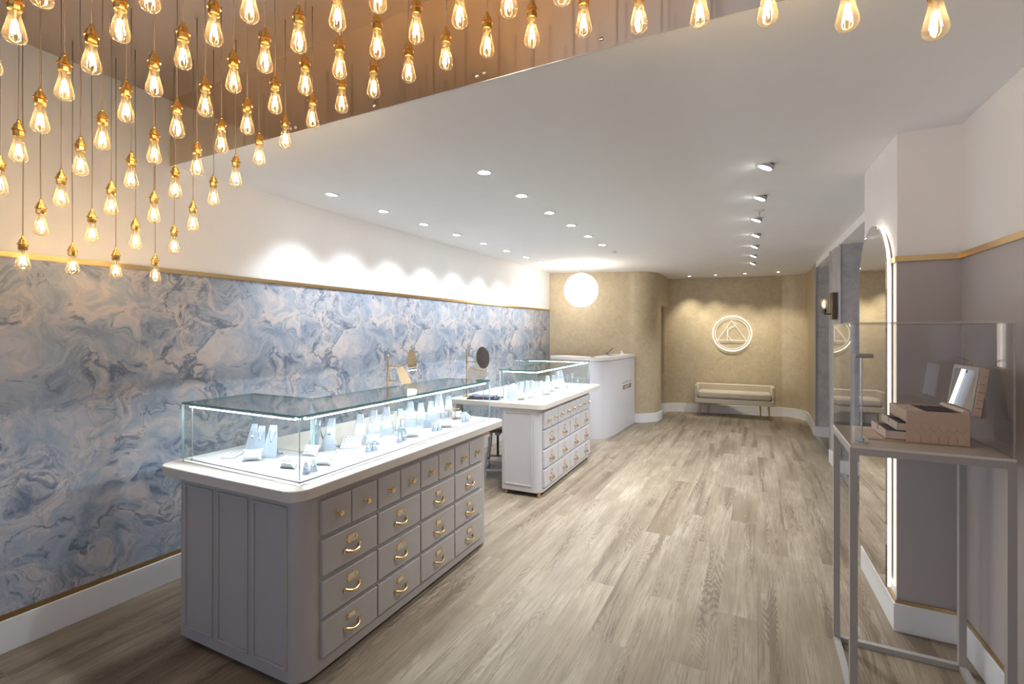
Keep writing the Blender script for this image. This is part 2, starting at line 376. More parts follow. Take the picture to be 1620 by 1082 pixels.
def rrect(x0, x1, y0, y1, r, corners=(1, 1, 1, 1), n=7):
    """rounded rectangle outline, corners = (x0y0, x1y0, x1y1, x0y1)"""
    out = []
    for (cx, cy, a0), on, (px, py) in zip(((x0+r, y0+r, PI), (x1-r, y0+r, 1.5*PI), (x1-r, y1-r, 0), (x0+r, y1-r, .5*PI)), corners, ((x0, y0), (x1, y0), (x1, y1), (x0, y1))):
        if not on: out.append((px, py)); continue
        for i in range(n+1):
            a = a0+.5*PI*i/n; out.append((cx+r*math.cos(a), cy+r*math.sin(a)))
    return out
def arc(cx, cy, r, a0, a1, n=10, rx=None):
    rx = rx or r
    return [(cx+rx*math.cos(math.radians(a0+(a1-a0)*i/n)), cy+r*math.sin(math.radians(a0+(a1-a0)*i/n))) for i in range(n+1)]
def wallpath(bm, pts, z0, z1, th, mi=0):
    """a wall following a polyline, thickness th to the left of its direction"""
    P = [Vector((x, y)) for x, y in pts]; off = []
    for i, p in enumerate(P):
        ns = []
        if i > 0: d = (P[i]-P[i-1]).normalized(); ns.append(Vector((-d.y, d.x)))
        if i < len(P)-1: d = (P[i+1]-P[i]).normalized(); ns.append(Vector((-d.y, d.x)))
        n = sum(ns, Vector((0, 0)))
        n = n/len(ns); n = n/max(n.length_squared, .3)
        off.append(p+n*th)
    a0 = [bm.verts.new((p.x, p.y, z0)) for p in P]; a1 = [bm.verts.new((p.x, p.y, z1)) for p in P]
    b0 = [bm.verts.new((p.x, p.y, z0)) for p in off]; b1 = [bm.verts.new((p.x, p.y, z1)) for p in off]
    for i in range(len(P)-1):
        sm = True
        for q in ((a0[i], a0[i+1], a1[i+1], a1[i]), (b0[i+1], b0[i], b1[i], b1[i+1]), (a1[i], a1[i+1], b1[i+1], b1[i]), (a0[i+1], a0[i], b0[i], b0[i+1])):
            f = bm.faces.new(q); f.material_index = mi; f.smooth = sm
    for i in (0, -1): f = bm.faces.new((a0[i], a1[i], b1[i], b0[i])); f.material_index = mi

# ================================================================ THE ROOM
XL = -3.36; YR = 1.777; ZR = 3.085; YF = -2.6; RAIL = 1.975
bm = BM(); box(bm, XL-.2, 2.2, YF, 11.0, -.1, 0); struct('floor', bm, M['floor'], 'limed oak plank floor running the length of the shop', 'floor')
# lower ceiling with the recess over the bulbs cut out of its near left part
XRC = .62
bm = BM(); box(bm, XL-.2, 2.2, YR, 11.0, ZC, ZC+.55); box(bm, XRC, 2.2, YF, YR, ZC, ZC+.55)
struct('ceiling', bm, M['ceil'], 'smooth white ceiling with rows of recessed downlights', 'ceiling')
bm = BM(); box(bm, XL, XRC, YF, YR, ZR, ZR+.1); struct('ceiling_recess', bm, M['dull'], 'copper coloured metal sheet lining the ceiling recess above the bulbs', 'ceiling')
bm = BM(); box(bm, XL, XRC, YR-.004, YR, ZC-.002, ZR); box(bm, XRC-.004, XRC, YF, YR-.004, ZC, ZR)
struct('trim_1', bm, M['sheet'], 'upright copper sheet facing the end of the ceiling recess', 'trim')
for i, (u, v) in enumerate(((755.5,121),(767,116),(952,63),(461,204),(468.5,202),(593,168))):
    k = YR/(CS*FPX+SN*(u-810)); x = (-SN*FPX+CS*(u-810))*k; z = CAMH-(v-VH)*k
    b2 = BM(); lathe(b2, [(.0085, 0), (.0085, -.002), (.007, -.005), (.003, -.007)], 12, (0, 0, 0), 'y')
    o = obj('dome_screw', b2, M['steel'], loc=(x, YR-.004, z))
    tag(o, ['domed steel screw left of a close pair on the copper upstand', 'domed steel screw right of a close pair on the copper upstand', 'lone domed screw near the right end of the copper upstand',
            'domed screw near the wall end of the copper upstand, left of two', 'domed screw near the wall end of the copper upstand, right of two', 'single domed steel screw midway along the copper upstand'][i], 'screw')
# left wall
bm = BM(); box(bm, XL-.2, XL, YF, 8.3, 0, ZR+.1); struct('wall_left', bm, M['white'], 'long left wall, white above its brass rail', 'wall')
bm = BM(); box(bm, XL, XL+.006, YF, 8.3, .17, RAIL); struct('trim_2', bm, M['paper'], 'blue grey marbled wallpaper below the brass rail', 'wallpaper')
bm = BM(); box(bm, XL, XL+.014, YF, 8.3, RAIL, RAIL+.028); box(bm, XL+.014, XL+.018, YF, 8.3, RAIL+.004, RAIL+.024)
box(bm, XL, XL+.014, YF, 8.3, .163, .19)
struct('trim_3', bm, M['brass2'], 'brass dado rail and brass strip edging the marbled wallpaper', 'rail')
bm = BM(); box(bm, XL, XL+.02, YF, 8.1, 0, .163); struct('baseboard_left', bm, M['skirt'], 'tall white skirting under the marbled wallpaper', 'skirting', .003)
# gold wall behind the desk, curving to the doorway
curve = [(XL, 8.12)] + [(-2.05, 8.59)] + arc(-2.05, 9.05, .46, -90, 0, 10)[1:] + [(-1.585, 9.22)]
bm = BM(); wallpath(bm, curve, 0, ZC, .2); struct('wall_reception', bm, M['gold'], 'gold mottled wall curving round beside the doorway', 'wall')
bm = BM(); wallpath(bm, [(p[0]+(.018 if i > 8 else .008 if i > 4 else 0), p[1]-(.018 if i < 6 else .006 if i < 10 else 0)) for i, p in enumerate(curve)], 0, .155, .02); struct('baseboard_reception', bm, M['skirt'], 'white skirting round the curved gold wall', 'skirting')
bm = BM(); wallpath(bm, [(-1.585, 9.22), (-1.585, 10.0)], 2.09, ZC, .2); struct('wall_lintel', bm, M['gold'], 'gold wall above the narrow doorway', 'wall')
back = [(-1.75, 10.01), (-1.66, 10.01)] + [(-1.61, 10.08), (-1.54, 10.155), (-1.45, 10.21)] + [(.40, 10.49)] + arc(.40, 10.08, .41, 86, 0, 10) + [(.815, 9.6), (.80, 8.78)]
bm = BM(); wallpath(bm, back, 0, ZC, .2); struct('wall_back', bm, M['gold'], 'gold mottled back wall carrying the lit monogram', 'wall')
bm = BM()
bp_ = [(p[0]-(.02 if i > 9 else 0), p[1]-.02) for i, p in enumerate(back)]
wallpath(bm, bp_, 0, .165, .02); struct('baseboard_back', bm, M['skirt'], 'white skirting curving along the gold back wall', 'skirting')
bm = BM(); box(bm, -2.9, -1.9, 9.9, 11.0, 0, ZC); box(bm, -3.2, -3.0, 8.9, 11, 0, ZC); struct('wall_corridor', bm, M['white'], 'plain wall of the dim passage behind the doorway', 'wall')
# right side: front wall, pillar, bays
d = math.tan(math.radians(1.87))
def xr(y): return .935+(3.25-y)*d
RW = [(xr(YF), YF), (xr(3.25), 3.25)]
bm = BM(); wallpath(bm, RW, 0, ZC, -.25); struct('wall_right', bm, M['white'], 'right wall, plain and pale above its brass rail', 'wall')
off = [(x-.004, y) for x, y in RW]
bm = BM(); wallpath(bm, off, .15, RAIL, -.004)
P0, P1 = (.67, 3.25), (.646, 3.985)
box(bm, P0[0]-.003, .936, 3.246, 3.25, .15, RAIL); struct('trim_4', bm, M['taupe'], 'taupe textured wallpaper below the rail on the right wall and pillar', 'wallpaper')
off2 = [(x-.014, y) for x, y in RW]
bm = BM()
for z0, z1 in ((RAIL, RAIL+.03), (.146, .168)):
    wallpath(bm, off2, z0, z1, -.012)
    box(bm, P0[0]-.012, .93, 3.236, 3.25, z0, z1); wallpath(bm, [(P0[0]-.012, 3.25), (P1[0]-.012, 3.985)], z0, z1, -.012)
struct('trim_5', bm, M['brass2'], 'brass rail and lower strip on the right wall and pillar', 'rail')
bm = BM(); wallpath(bm, [(x-.02, y) for x, y in RW], 0, .15, -.02); box(bm, P0[0]-.02, .93, 3.23, 3.25, 0, .15); wallpath(bm, [(P0[0]-.02, 3.25), (P1[0]-.02, 4.0)], 0, .15, -.018)
struct('baseboard_right', bm, M['skirt'], 'white skirting round the right wall and mirror pillar', 'skirting', .003)
bm = BM(); prism(bm, [P0, (1.4, 3.25), (1.4, 3.985), P1], 0, ZC); struct('wall_pillar', bm, M['white'], 'white projecting pillar that carries the arched mirror', 'wall')
bm = BM(); wallpath(bm, [(.865, 3.985), (.80, 8.72)], 2.585, ZC, -.1); box(bm, .86, 2.2, 3.985, 10.4, 2.59, ZC+.02); struct('ceiling_bays', bm, M['ceil'], 'white downstand and lower ceiling over the side bays', 'ceiling')
bm = BM(); prism(bm, [(.835, 6.54), (1.6, 6.54), (1.6, 7.10), (.805, 7.10)], 0, 2.59); struct('wall_pier', bm, M['grey'], 'grey suede papered pier that carries the wall light', 'wall')
bm = BM(); box(bm, .80, 1.8, 8.72, 8.9, 0, 2.59); struct('wall_bay', bm, M['grey'], 'grey suede papered wall closing the far bay', 'wall')
bm = BM(); box(bm, 1.62, 1.8, 3.985, 8.9, 0, 2.59); struct('wall_side', bm, M['grey'], 'grey wall at the back of the side bays', 'wall')
bm = BM(); prism(bm, [(.815, 6.52), (1.6, 6.52), (1.6, 6.54), (.835, 6.54), (.807, 7.1), (.787, 7.1)], 0, .15); box(bm, .785, 1.6, 8.70, 8.72, 0, .15); box(bm, 1.6, 1.62, 3.985, 8.72, 0, .15)
struct('baseboard_bays', bm, M['skirt'], 'white skirting at the foot of the grey bays', 'skirting')
bm = BM(); wallpath(bm, [(.798, 7.1), (.782, 8.72)], 0, .012, -.06); wallpath(bm, [(.865, 3.99), (.825, 6.52)], 0, .012, -.06); struct('trim_6', bm, M['steel'], 'flat metal threshold track across the bay openings', 'threshold')
bm = BM()
for x, y in ((.797, 8.712), (.829, 6.53), (.80, 7.095)): box(bm, x-.008, x+.008, y-.008, y+.008, .15, 2.59)
struct('trim_7', bm, M['steel'], 'slim silver corner beads on the grey papered bays', 'trim')
# shopfront wall behind the camera
bm = BM(); box(bm, XL-.2, -2.6, YF-.2, YF, 0, ZR+.1); box(bm, 1.3, 2.2, YF-.2, YF, 0, ZR+.1); box(bm, -2.6, 1.3, YF-.2, YF, 2.5, ZR+.1); box(bm, -2.6, 1.3, YF-.2, YF, 0, .1)
struct('wall_front', bm, M['white'], 'shopfront wall round the street window', 'wall')
bm = BM(); box(bm, -2.6, 1.3, YF-.1, YF-.09, .1, 2.5); struct('window_1', bm, M['glass'], 'large street window pane', 'window')

# ================================================================ PENDANT BULBS
XS = [.399-.1845*i for i in range(20)]
tips = {19:1.889,18:2.035,17:2.151,16:2.259,15:2.336,14:2.417,13:2.473,12:2.527,11:2.564,10:2.587,9:2.613,8:2.62,7:2.62,6:2.608,5:2.589,4:2.556,3:2.525,2:2.477,1:2.408,0:2.331}
ROWS = [1.56-.1875*j for j in range(9)]
ORD = ['first', 'second', 'third', 'fourth', 'fifth', 'sixth', 'seventh', 'eighth', 'ninth', 'tenth', 'eleventh', 'twelfth', 'thirteenth', 'fourteenth', 'fifteenth', 'sixteenth', 'seventeenth', 'eighteenth', 'nineteenth', 'twentieth']
# origin of a pendant = tip of the bulb
root = thing('pendant_bulb', '', 'pendant lamp', (0, 0, 0), group='cluster of hanging filament bulbs')
bm = BM(); lathe(bm, [(.0003, 0), (.010, .0012), (.019, .0055), (.0255, .0125), (.0283, .021), (.0283, .027), (.0265, .036), (.0225, .052), (.0185, .070), (.0155, .085), (.0142, .098), (.0142, .106)], 20)
env = obj('glass_envelope', bm, M['bulb'], root, smooth=True)
bm = BM()
for k in range(4):
    a = PI/4+PI/2*k
    tube(bm, [(.0125*math.cos(a), .0125*math.sin(a), .028), (.0055*math.cos(a), .0055*math.sin(a), .070)], .0013, 5)
fil = obj('filament', bm, M['fil'], env, smooth=True)
bm = BM(); lathe(bm, [(.002, .028), (.003, .034), (.0022, .05), (.0026, .075), (.006, .088), (.009, .104)], 8); obj('glass_stem', bm, M['aedge'], env, smooth=True)
bm = BM(); lathe(bm, [(.013, .100), (.0165, .101), (.0175, .103), (.0175, .123), (.0165, .124), (.0215, .125), (.0215, .130), (.0165, .131), (.0165, .139), (.0145, .141), (.0145, .147), (.009, .151), (.009, .155), (.0055, .157), (.0062, .161), (.0055, .166), (.002, .169)], 18, rf=lambda a, h: 1+.035*math.cos(9*a) if h < .1245 else 1)
obj('lamp_holder', bm, M['socket'], root, smooth=False)
def project(x, y, z):
    dd = -SN*x+CS*y; r = CS*x+SN*y
    return (810+FPX*r/dd, VH-FPX*(z-CAMH)/dd, dd) if dd > .05 else (9e9, 9e9, dd)
first = True; cords = {}
for i, x in enumerate(XS):
    z = tips[i]
    bm = BM(); tube(bm, [(0, 0, .166), (.0015, 0, .166+(ZR-z-.166)*.35), (-.0012, .001, .166+(ZR-z-.166)*.7), (0, 0, ZR-z)], .0022, 6)
    bmesh.ops.recalc_face_normals(bm, faces=bm.faces); me = bpy.data.meshes.new('cord'); bm.to_mesh(me); bm.free(); me.materials.append(M['cord']); cords[i] = me
for j, y in enumerate(ROWS):
    for i, x in enumerate(XS):
        z = tips[i]
        u, v, dd = project(x, y, z); ut, vt, _ = project(x, y, ZR)
        if dd < .35 or u < -45 or u > 1660: continue
        if v < -330: continue
        jx, jy = random.uniform(-.004, .004), random.uniform(-.004, .004)
        jz = random.uniform(-.004, .004)
        lab = 'glowing filament bulb, %s row back from the ceiling step, %s out from the marbled wall' % (ORD[j], ORD[19-i])
        if first: r = root; r.location = (x+jx, y+jy, z+jz); first = False
        else: r = dup(root0, (x+jx, y+jy, z+jz))
        if r is root: root0 = bpy.data.objects.new('tmp', None)
        r['label'] = lab
        if r is root: keep = r
        if r is root: root0 = r
        r.rotation_euler = (0, 0, random.uniform(0, 6.28))
for r in [o for o in C.objects if o.name.startswith('pendant_bulb')]:
    i = min(range(20), key=lambda k: abs(XS[k]-r.location.x))
    c = bpy.data.objects.new('cord', cords[i]); C.objects.link(c); c.parent = r

# ================================================================ DOWNLIGHTS
def downlight(kind):
    t = thing('downlight', '', 'downlight', (0, 0, 0))
    bm = BM()
    R = .056 if kind != 'back' else .03
    lathe(bm, [(R, 0), (R, -.003), (R*.86, -.006), (R*.80, -.004), (R*.80, 0)], 28); obj('trim_ring', bm, M['trim_w'], t, smooth=True)
    if kind == 'scoop':                      # projecting tilted head
        bm = BM(); lathe(bm, [(.046, .0), (.046, -.022), (.043, -.024)], 24); o = obj('lamp_head', bm, M['holder'], t, smooth=True, loc=(.006, 0, 0), rot=(0, math.radians(24), 0))
        bm = BM(); lathe(bm, [(.0385, -.0242), (.038, -.0262), (.02, -.0275)], 24); obj('lens', bm, M['lens'], o, smooth=True)
    else:
        rr = R*.66
        bm = BM(); lathe(bm, [(R*.8, .0), (R*.8, -.004), (rr, -.0045)], 24); o = obj('lamp_head', bm, M['holder'], t, smooth=True, rot=(0, math.radians(9 if kind == 'wall' else 5), 0))
        bm = BM(); lathe(bm, [(rr, -.0047), (rr*.98, -.0062), (rr*.5, -.0072)], 24); obj('lens', bm, M['lens'], o, smooth=True)
    return t
rowdefs = [(ROW_WALL, 'wall', 'white downlight in the row beside the marbled wall, %s from the bulbs', 'downlights washing the marbled wall', 0),
           (ROW_MID, 'mid', 'white downlight in the middle ceiling row, %s from the bulbs', 'downlights over the counters', 0),
           (ROW_RIGHT, 'scoop', 'bright projecting downlight in the right-hand ceiling row, %s from the camera', 'tilted downlights over the walkway', 0),
           (ROW_BACK, 'back', 'tiny spotlight close to the gold back wall, %s from the doorway', 'small spots washing the gold back wall', -PI/2)]
for rows, kind, lab, grp, rz in rowdefs:
    p0 = None
    for i, (u, v) in enumerate(rows):
        p = onz(u, v, ZC)
        if kind == 'wall': p.x = -2.93
        if p0 is None: p0 = downlight(kind); p0.location = p; r = p0
        else: r = dup(p0, p)
        r['label'] = lab % ORD[i]; r['group'] = grp; r.rotation_euler = (0, 0, rz)
p = onz(971, 398, ZC)
r = thing('smoke_alarm', 'tiny white ceiling detector between the middle row of downlights and the globe', 'detector', p)
bm = BM(); lathe(bm, [(.035, 0), (.035, -.006), (.022, -.012), (.008, -.013)], 20); obj('body', bm, M['trim_w'], r, smooth=True)
p = onz(1201, 333, ZC)
r = thing('sprinkler_head', 'small white sprinkler with drop pipe between two projecting downlights', 'sprinkler', p)
bm = BM(); lathe(bm, [(.045, 0), (.045, -.004), (.02, -.012)], 24); obj('cover', bm, M['trim_w'], r, smooth=True)
bm = BM(); lathe(bm, [(.005, -.01), (.005, -.05), (.013, -.052), (.013, -.055)], 12); obj('nozzle', bm, M['steel'], r, smooth=True)

# globe pendant over the desk
t = thing('globe_pendant', 'large glowing opal globe hung from the ceiling by the desk', 'pendant lamp', (-2.50, 7.36, ZC))
bm = BM(); lathe(bm, [(.083, 0), (.083, -.02), (.06, -.032), (.01, -.034)], 28); obj('ceiling_rose', bm, M['trim_w'], t, smooth=True)
bm = BM(); lathe(bm, [(.006, -.03), (.006, -.14)], 8); obj('rod', bm, M['steel'], t, smooth=True)
bm = BM(); bmesh.ops.create_uvsphere(bm, u_segments=40, v_segments=24, radius=.268); obj('globe_shade', bm, M['globe'], t, smooth=True, loc=(0, 0, -.40))

# ================================================================ COUNTERS
ZT, TH = .905, .052
def framed_panel(bm, x0, x1, z0, z1, y, wd=.014, dp=.008):
    box(bm, x0, x0+wd, y-dp, y+.004, z0, z1); box(bm, x1-wd, x1, y-dp, y+.004, z0, z1)
    box(bm, x0+wd, x1-wd, y-dp, y+.004, z0, z0+wd); box(bm, x0+wd, x1-wd, y-dp, y+.004, z1-wd, z1)
def make_drawer_small(w, h, m):
    """front in the local YZ plane facing +x, lower near corner at the origin"""
    bm = BM(); box(bm, -.004, .018, 0, w, 0, h); o = obj('small_drawer', bm, m, bev=.003)
    bm = BM(); lathe(bm, [(.009, .018), (.009, .020), (.0045, .022), (.0045, .031), (.012, .036), (.0145, .041), (.0135, .0455), (.006, .048)], 16, (0, w/2, h/2), 'x'); obj('knob', bm, M['brass'], o, smooth=True)
    return o
def make_drawer_large(w, h, m, round_plate=False):
    bm = BM(); box(bm, -.004, .018, 0, w, 0, h); o = obj('large_drawer', bm, m, bev=.003)
    y0, z0 = w/2, h*.70
    bm = BM(); a, c = .030, .0175
    if round_plate:
        for k in range(20):
            a0, a1 = 2*PI*k/20, 2*PI*(k+1)/20
            prism(bm, [(y0+.024*math.cos(a0), z0+.026*math.sin(a0)), (y0+.024*math.cos(a1), z0+.026*math.sin(a1)), (y0+.017*math.cos(a1), z0+.019*math.sin(a1)), (y0+.017*math.cos(a0), z0+.019*math.sin(a0))], .018, .022, fn=lambda p, q, r: (r, p, q))
    else:
        for q in ((-a, -a+.006, -c, c), (a-.006, a, -c, c), (-a+.006, a-.006, -c, -c+.006), (-a+.006, a-.006, c-.006, c)): box(bm, .018, .022, y0+q[0], y0+q[1], z0+q[2], z0+q[3])
        box(bm, .018, .0205, y0-a-.008, y0-a, z0-.006, z0+.006); box(bm, .018, .0205, y0+a, y0+a+.008, z0-.006, z0+.006)
    o2 = obj('label_frame', bm, M['brass'], o)
    bm = BM()
    if round_plate: lathe(bm, [(.017, .018), (.017, .0192)], 20, (0, y0, z0+.0), 'x')
    else: box(bm, .018, .0192, y0-a+.006, y0+a-.006, z0-c+.006, z0+c-.006)
    obj('label_card', bm, M['paperw'], o)
    bm = BM(); zz = h*.40; L2 = .047; pts = []
    for k in range(13):
        s = k/12*2-1; pts.append((.019+.026*(1-abs(s)**3.0), y0+s*L2, zz-.010*(1-s*s)))
    tube(bm, pts, [.0065-.002*(1-abs(k/6-1)) for k in range(13)], 8, flat=1.25)
    for s in (-1, 1): box(bm, .018, .024, y0+s*(L2+.002)-.008, y0+s*(L2+.002)+.008, zz-.010, zz+.010)
    obj('handle', bm, M['brass'], o, smooth=False)
    return o
def castor(parent, x, y, m='brass'):
    bm = BM(); lathe(bm, [(.012, .05), (.012, .034), (.009, .032)], 12); box(bm, -.012, -.009, -.010, .012, .008, .036); box(bm, .009, .012, -.010, .012, .008, .036)
    o = obj('castor', bm, M['brass'], parent, loc=(x, y, 0))
    bm = BM(); lathe(bm, [(.012, -.008), (.0155, -.006), (.0155, .006), (.012, .008)], 16, (0, 0, .0155), 'x'); obj('wheel', bm, M['brass2'], o, smooth=True)
def counter(pivot, rz, name, lab_cab, lab_top, body, slab, ncols, colw, gap, y0, zbot, paint, endpanels, castors, round_plate, wing=None, extras=()):
    cab = thing('drawer_cabinet', lab_cab, 'cabinet', (*pivot, 0), rz)
    bx0, bx1, by0, by1 = body
    bm = BM(); prism(bm, rrect(bx0, bx1, by0, by1, .085, (0, 1, 1, 0), 10), zbot, ZT-TH)
    for f in bm.faces: f.smooth = True
    if wing: box(bm, *wing, zbot, ZT-TH)
    obj('body', bm, paint, cab, wn=True)
    bm = BM()
    for x0, x1 in endpanels: framed_panel(bm, x0, x1, zbot+.055, ZT-TH-.035, by0)
    obj('end_panel', bm, paint, cab, bev=.003)
    rows = [(.091, .162), (.253, .191-.0), (.444, .190)]
    ds = make_drawer_small((colw-gap)/2-.003, .161, paint); dl = make_drawer_large(colw-gap, .165, paint, round_plate)
    ds.parent = cab; dl.parent = cab; fs = fl = True
    def cpy(o):
        c = o.copy(); C.objects.link(c); c.parent = cab
        for ch in o.children: k = ch.copy(); C.objects.link(k); k.parent = c
        return c
    for c in range(ncols):
        yy = y0+c*colw
        for h in (0, 1):
            o = ds if fs else cpy(ds); fs = False; o.location = (bx1, yy+h*((colw-gap)/2+.003), .658)
        for z in (.469, .279, .091):
            o = dl if fl else cpy(dl); fl = False; o.location = (bx1, yy, z)
    for x, y in castors: castor(cab, x, y)
    for e in extras:
        bm = BM(); box(bm, *e); obj('support_post', bm, M['grey_met'], cab)
    top = thing('countertop', lab_top, 'countertop', (*pivot, 0), rz)
    bm = BM(); sx0, sy1 = slab
    prism(bm, rrect(sx0, 0, 0, sy1, .075, (1, 1, 1, 1), 8), ZT-TH, ZT); obj('slab', bm, M['top'], top, bev=.006, seg=3, wn=True)
    return cab, top
A1 = math.radians(.8); PV1 = (-1.768, 1.43)
counter(PV1, A1, 'near', 'large warm-lit lilac grey drawer cabinet nearest the camera with three framed end panels', 'long cream worktop nearest the camera under the big glass case',
        (-.90, -.035, .045, 1.775), (-1.045, 1.99), 4, .374, .010, .165, .027, M['cab'], [(-.865, -.635), (-.60, -.37), (-.337, -.105)],
        [(-.09, .12), (-.84, .12), (-.09, .9), (-.09, 1.68), (-.84, 1.68)], False, extras=[(-1.02, -.96, 1.80, 1.86, 0, ZT-TH)])
A2 = math.radians(1.3); PV2 = (-1.803, 4.225)
counter(PV2, A2, 'far', 'smaller cool-lit lilac grey drawer cabinet on brass castors with one framed end panel', 'cream worktop farther back, extending to the mirror by the wall',
        (-.46, -.045, .03, 1.68), (-1.09, 2.03), 4, .387, .012, .085, .045, M['cabf'], [(-.435, -.135)],
        [(-.075, .055), (-.42, .055), (-.075, .86), (-.075, 1.62), (-.42, 1.62)], True, wing=(-1.03, -.465, 1.30, 1.68), extras=[(-1.04, -.985, .10, .155, 0, ZT-TH)])

def to_world(pv, rz, x, y): return (pv[0]+x*math.cos(rz)-y*math.sin(rz), pv[1]+x*math.sin(rz)+y*math.cos(rz))
# ---- glass cases
ZG = 1.221; GT = .008
def case(outline, label, strips, rails, inner_i):
    t = thing('glass_display_case', label, 'display case', (outline[0][0], outline[0][1], ZT))
    ox, oy = outline[0]; P = [(x-ox, y-oy) for x, y in outline]; H = ZG-ZT
    bm = BM(); prism(bm, P, H-GT, H, 0, 1); obj('top_pane', bm, [M['glass'], M['gedge']], t)
    n = len(P)
    # orientation
    ar = sum(P[i][0]*P[(i+1) % n][1]-P[(i+1) % n][0]*P[i][1] for i in range(n)); sg = 1 if ar > 0 else -1
    for i in range(n):
        a, b = Vector(P[i]), Vector(P[(i+1) % n]); dd = (b-a).normalized(); nn = Vector((-dd.y, dd.x))*sg*GT
        a2, b2 = a+dd*.001, b-dd*.001
        bm = BM(); q = [a2, b2, b2+nn-dd*GT, a2+nn+dd*GT]
        lo = [bm.verts.new((p.x, p.y, 0.0)) for p in q]; hi = [bm.verts.new((p.x, p.y, H-GT-.0005)) for p in q]
        fs = [bm.faces.new(lo[::-1]), bm.faces.new(hi)]
        for k in range(4):
            f = bm.faces.new((lo[k], lo[(k+1) % 4], hi[(k+1) % 4], hi[k])); f.material_index = 0 if k in (0, 2) else 1
        fs[0].material_index = fs[1].material_index = 2
        obj('side_pane', bm, [M['glass'], M['gedge2'], M['gedge']], t)
    # lit corner posts of the near corners
    for (i, on) in rails:
        a = Vector(P[i]); bm = BM(); px, py = a.x+on[0], a.y+on[1]
        lathe(bm, [(.006, 0), (.006, .012), (.0026, .014), (.0026, H-.03), (.005, H-.028), (.005, H-.018)], 10, (px, py, .0)); obj('corner_rod', bm, M['steel'], t, smooth=True)
    for (i, j) in strips:
        a, b = Vector(P[i]), Vector(P[j]); dd = (b-a).normalized(); nn = Vector((-dd.y, dd.x))*sg
        a2, b2 = a+dd*.05+nn*.020, b-dd*.05+nn*.020
        for nm, w0, w1, z0, z1, m in (('strip_housing', -.006, .008, H-GT-.012, H-GT-.004, M['steel']), ('led_strip', -.004, .006, H-GT-.0165, H-GT-.0125, M['led'])):
            bm = BM(); q = [a2+nn*w0, b2+nn*w0, b2+nn*w1, a2+nn*w1]; prism(bm, [(p.x, p.y) for p in q], z0, z1); obj(nm, bm, m, t)
    return t
o1 = [(-1.835, 1.505), (-1.872, 3.315), (-2.285, 3.30), (-2.262, 1.945), (-2.785, 1.945), (-2.765, 1.517)]
case(o1, 'long clear glass display case on the nearest counter', [(0, 1), (5, 0)], [(0, (-.035, .03)), (5, (.045, .03)), (1, (-.03, -.06))], 3)
o2 = [(-1.915, 4.312), (-1.962, 6.13), (-2.875, 6.11), (-2.86, 5.715), (-2.372, 5.735), (-2.335, 4.322)]
case(o2, 'shorter clear glass display case on the farther counter', [(0, 1), (5, 0), (1, 2)], [(0, (-.035, .03)), (5, (.03, .03)), (1, (-.05, -.06))], 4)
def offs(P, dlt):
    n = len(P); ar = sum(P[i][0]*P[(i+1) % n][1]-P[(i+1) % n][0]*P[i][1] for i in range(n)); sg = 1 if ar > 0 else -1; out = []
    for i in range(n):
        p, q, r = Vector(P[i-1]), Vector(P[i]), Vector(P[(i+1) % n]); d1, d2 = (q-p).normalized(), (r-q).normalized()
        n1, n2 = Vector((-d1.y, d1.x))*sg, Vector((-d2.y, d2.x))*sg; s = n1+n2; out.append(tuple(q+s/(1+n1.dot(n2))*dlt))
    return out
for P, lab in ((o1, 'white display deck lining the long glass case'), (o2, 'white display deck lining the shorter glass case')):
    bm = BM(); prism(bm, offs(P, .03), ZT, ZT+.008); tag(obj('display_deck', bm, M['deck'], bev=.002), lab, 'display deck')
ZD = ZT+.008

# ---- display pieces
def neck_stand(h=.17, wb=.085, wt=.042):
    t = thing('necklace_stand', '', 'necklace stand', (0, 0, 0))
    bm = BM(); lean = h*.30; th = .006
    vs = []
    for (x, y, z) in ((-wb/2, 0, 0), (wb/2, 0, 0), (wt/2, lean, h), (-wt/2, lean, h)): vs.append((x, y, z))
    f = [bm.verts.new(v) for v in vs]; bk = [bm.verts.new((x, y+th, z)) for x, y, z in vs]
    bm.faces.new(f); bm.faces.new(bk[::-1])
    for k in range(4): bm.faces.new((f[k], f[(k+1) % 4], bk[(k+1) % 4], bk[k]))
    obj('easel_board', bm, M['acr'], t, bev=.0015)
    bm = BM(); tube(bm, [(0, lean*.86+th, h*.86), (0, lean+.045, 0.002)], .004, 6); box(bm, -wb*.3, wb*.3, lean+.038, lean+.052, 0, .004); obj('prop', bm, M['acr'], t)
    bm = BM(); pts = []
    for k in range(11):
        s = k/10; a = PI*s; x = -wt*.42*math.cos(a); z = h*(.97-.42*math.sin(a)); pts.append((x, lean*z/h-.002, z))
    tube(bm, pts, .0009, 5)
    z = h*.53; bmesh.ops.create_icosphere(bm, subdivisions=1, radius=.0055, matrix=Matrix.Translation((0, lean*z/h-.005, z-.005)))
    obj('necklace', bm, M['silver'], t); return t
